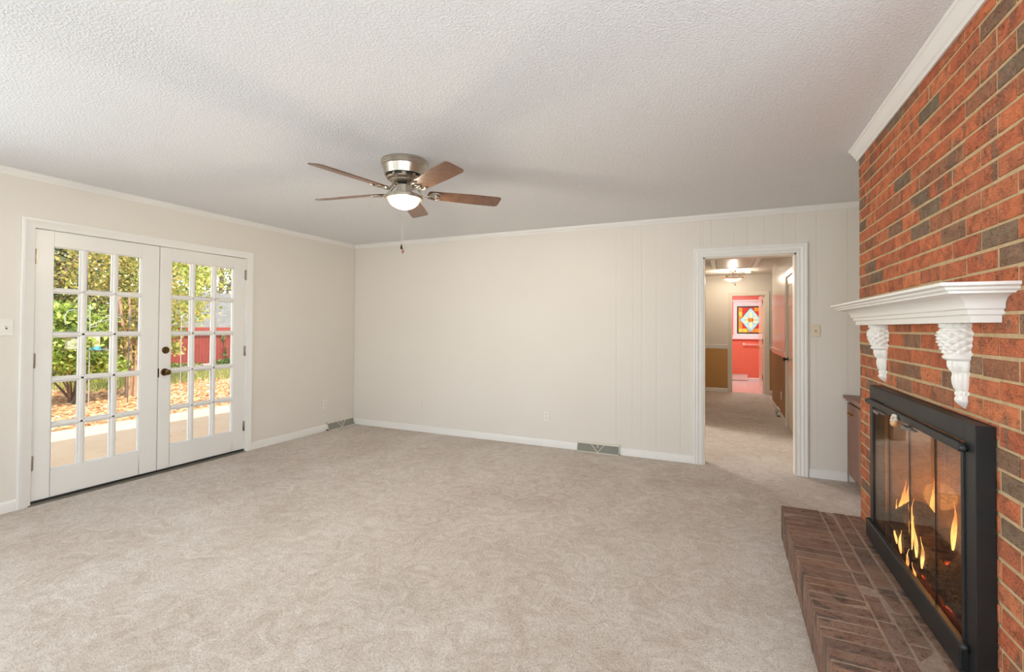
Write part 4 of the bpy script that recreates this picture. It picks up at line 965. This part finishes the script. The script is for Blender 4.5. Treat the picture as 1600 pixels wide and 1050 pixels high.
vine(7.62, .95, 60, 'short ivy vine on the shed wall'); vine(8.18, 1.15, 130, 'tall ivy vine climbing the middle of the shed wall')
tree('ground_shrub', 'low dark ivy bush at the foot of the red shed', -13.2, 8.1, [(1400, (-13.3, 8.0, gz(-13.3)+.18), (.4, 1.1, .22), 20)], fan_stems(-13.3, 8.0, 8, .2, .6, .01), G_IVY, .10, cat='shrub')
tree('ground_shrub', 'low leafy weeds left of the lattice edging', -12.2, 4.9, [(900, (-12.2, 4.9, gz(-12.2)+.16), (.4, .9, .2), 16)], fan_stems(-12.2, 4.9, 8, .2, .6, .01), G_CAM, .09, cat='shrub')
lat = MB()
for k in range(26):
    y = 5.4+k*.085
    lat.box(-13.62, -13.605, y, y+.03, gz(-13.6), gz(-13.6)+.20)
for dz in (.03, .10, .17): lat.box(-13.605, -13.595, 5.38, 7.6, gz(-13.6)+dz, gz(-13.6)+dz+.03)
tag(lat.build('lattice_edging', plain('white_lattice', S(230,224,210), .6), origin=(-13.6, 6.5, gz(-13.6))), 'low white lattice edging in front of the red shed', 'garden edging')
FEN = m_wood('grey_fence_boards', [(.3, S(120,116,104)), (.7, S(160,154,140))], (2, 9, .4), .9, ring=3)
fe = empty('board_fence', (-16.2, 4, gz(-16.2)), 'grey vertical board fence left of the red shed', 'fence')
m = MB()
for k in range(38):
    y = -.6+k*.15; m.box(-16.22, -16.20, y+.006, y+.144, gz(-16.2), gz(-16.2)+1.45+random.uniform(-.01, .01))
m.build('boards', FEN, fe); MB().box(-16.26, -16.22, -.6, 5.1, gz(-16.2)+.3, gz(-16.2)+.38).box(-16.26, -16.22, -.6, 5.1, gz(-16.2)+1.1, gz(-16.2)+1.18).build('rails', FEN, fe)
# shepherd's hooks and feeders
IRON = plain('white_painted_iron', S(176,176,170), .4, .3)
IRON2 = plain('dark_iron', S(96,94,92), .5, .4)
def hook_pole(label, x, y, ztop, arms, mat):
    z = gz(x); t = empty('shepherd_hook', (x, y, z), label, 'feeder pole', 'bird feeder poles in the yard')
    MB().tube([(x, y, z-.05), (x, y, ztop)], .0085, 8).build('pole', mat, t, smooth=60)
    MB().lathe([(0, ztop+.12), (.012, ztop+.06), (.020, ztop+.03), (.012, ztop), (0, ztop-.01)], (x, y, 0), 10).build('finial', mat, t, smooth=60)
    for pts in arms: MB().tube([(x, p[0], p[1]) for p in pts], .0065, 8).build('arm', mat, t, smooth=60)
    return t
px = -5.9
hook_pole('white iron feeder pole with curved arms behind the left door leaf', px, -.355, 1.60,
          [[(-.355,1.30),(-.30,1.36),(-.10,1.42),(.05,1.47),(.12,1.48)], [(-.355,1.42),(-.50,1.56),(-.58,1.60),(-.66,1.58),(-.71,1.50),(-.71,1.36)], [(-.355,1.28),(-.26,1.30),(-.265,1.36)], [(-.20,1.40),(-.10,1.50),(.00,1.53),(.12,1.52)]], IRON)
hook_pole('thin dark feeder pole in front of the tan tree', px+.1, .21, 1.42, [[(.21,1.42),(.26,1.60),(.36,1.62),(.42,1.55),(.44,1.50)], [(.21,1.3),(.30,1.44),(.36,1.36),(.34,1.20)]], IRON2)
hook_pole('thin pale feeder pole seen through the right door leaf', px, 1.22, 1.46, [[(1.22,1.46),(1.26,1.56),(1.34,1.58),(1.40,1.52),(1.41,1.40)]], IRON)
TUBE = empty('bird_feeder', (px, -.255, .86), 'tube bird feeder with blue cap and tray hanging from the white pole', 'bird feeder')
TEAL = plain('teal_plastic', S(96,170,190), .4)
MB().tube([(px, -.26, 1.33), (px, -.255, 1.12)], .006, 6).build('hanger', TEAL, TUBE)
MB().lathe([(.052,.93),(.052,1.11),(.046,1.12),(0,1.125)], (px,-.255,0), 18).build('seed_tube', plain('seed_tube', S(232,208,150), .3), TUBE, smooth=40)
MB().lathe([(0,.865),(.120,.870),(.122,.882),(.060,.886),(.056,.94),(0,.94)], (px,-.255,0), 20).build('tray', TEAL, TUBE, smooth=40)
hf = empty('bird_feeder', (px, -.615, .86), 'small brown house shaped bird feeder hanging in front of the shrub', 'bird feeder')
MB().prism([(-.74,1.10),(-.615,1.17),(-.49,1.10),(-.50,1.085),(-.615,1.15),(-.73,1.085)], 'x', px-.1, px+.1).build('roof', plain('feeder_roof', S(112,88,66), .7), hf)
MB().box(px-.05, px+.05, -.69, -.54, .90, 1.10).build('seed_box', plain('feeder_seed_box', S(176,178,150), .3), hf)
MB().box(px-.10, px+.10, -.72, -.51, .875, .895).build('tray', plain('feeder_tray', S(96,62,44), .7), hf)
MB().tube([(px, -.615, 1.16), (px, -.70, 1.36)], .005, 6).build('hanger', IRON2, hf)
# roof edge of the house, which shades the near patio
struct(MB().box(-.78, -.14, -9, 8.7, 2.50, 2.66).box(-.78, 7.4, -9, 8.7, 2.58, 2.66), 'roof_eave', TRIM)
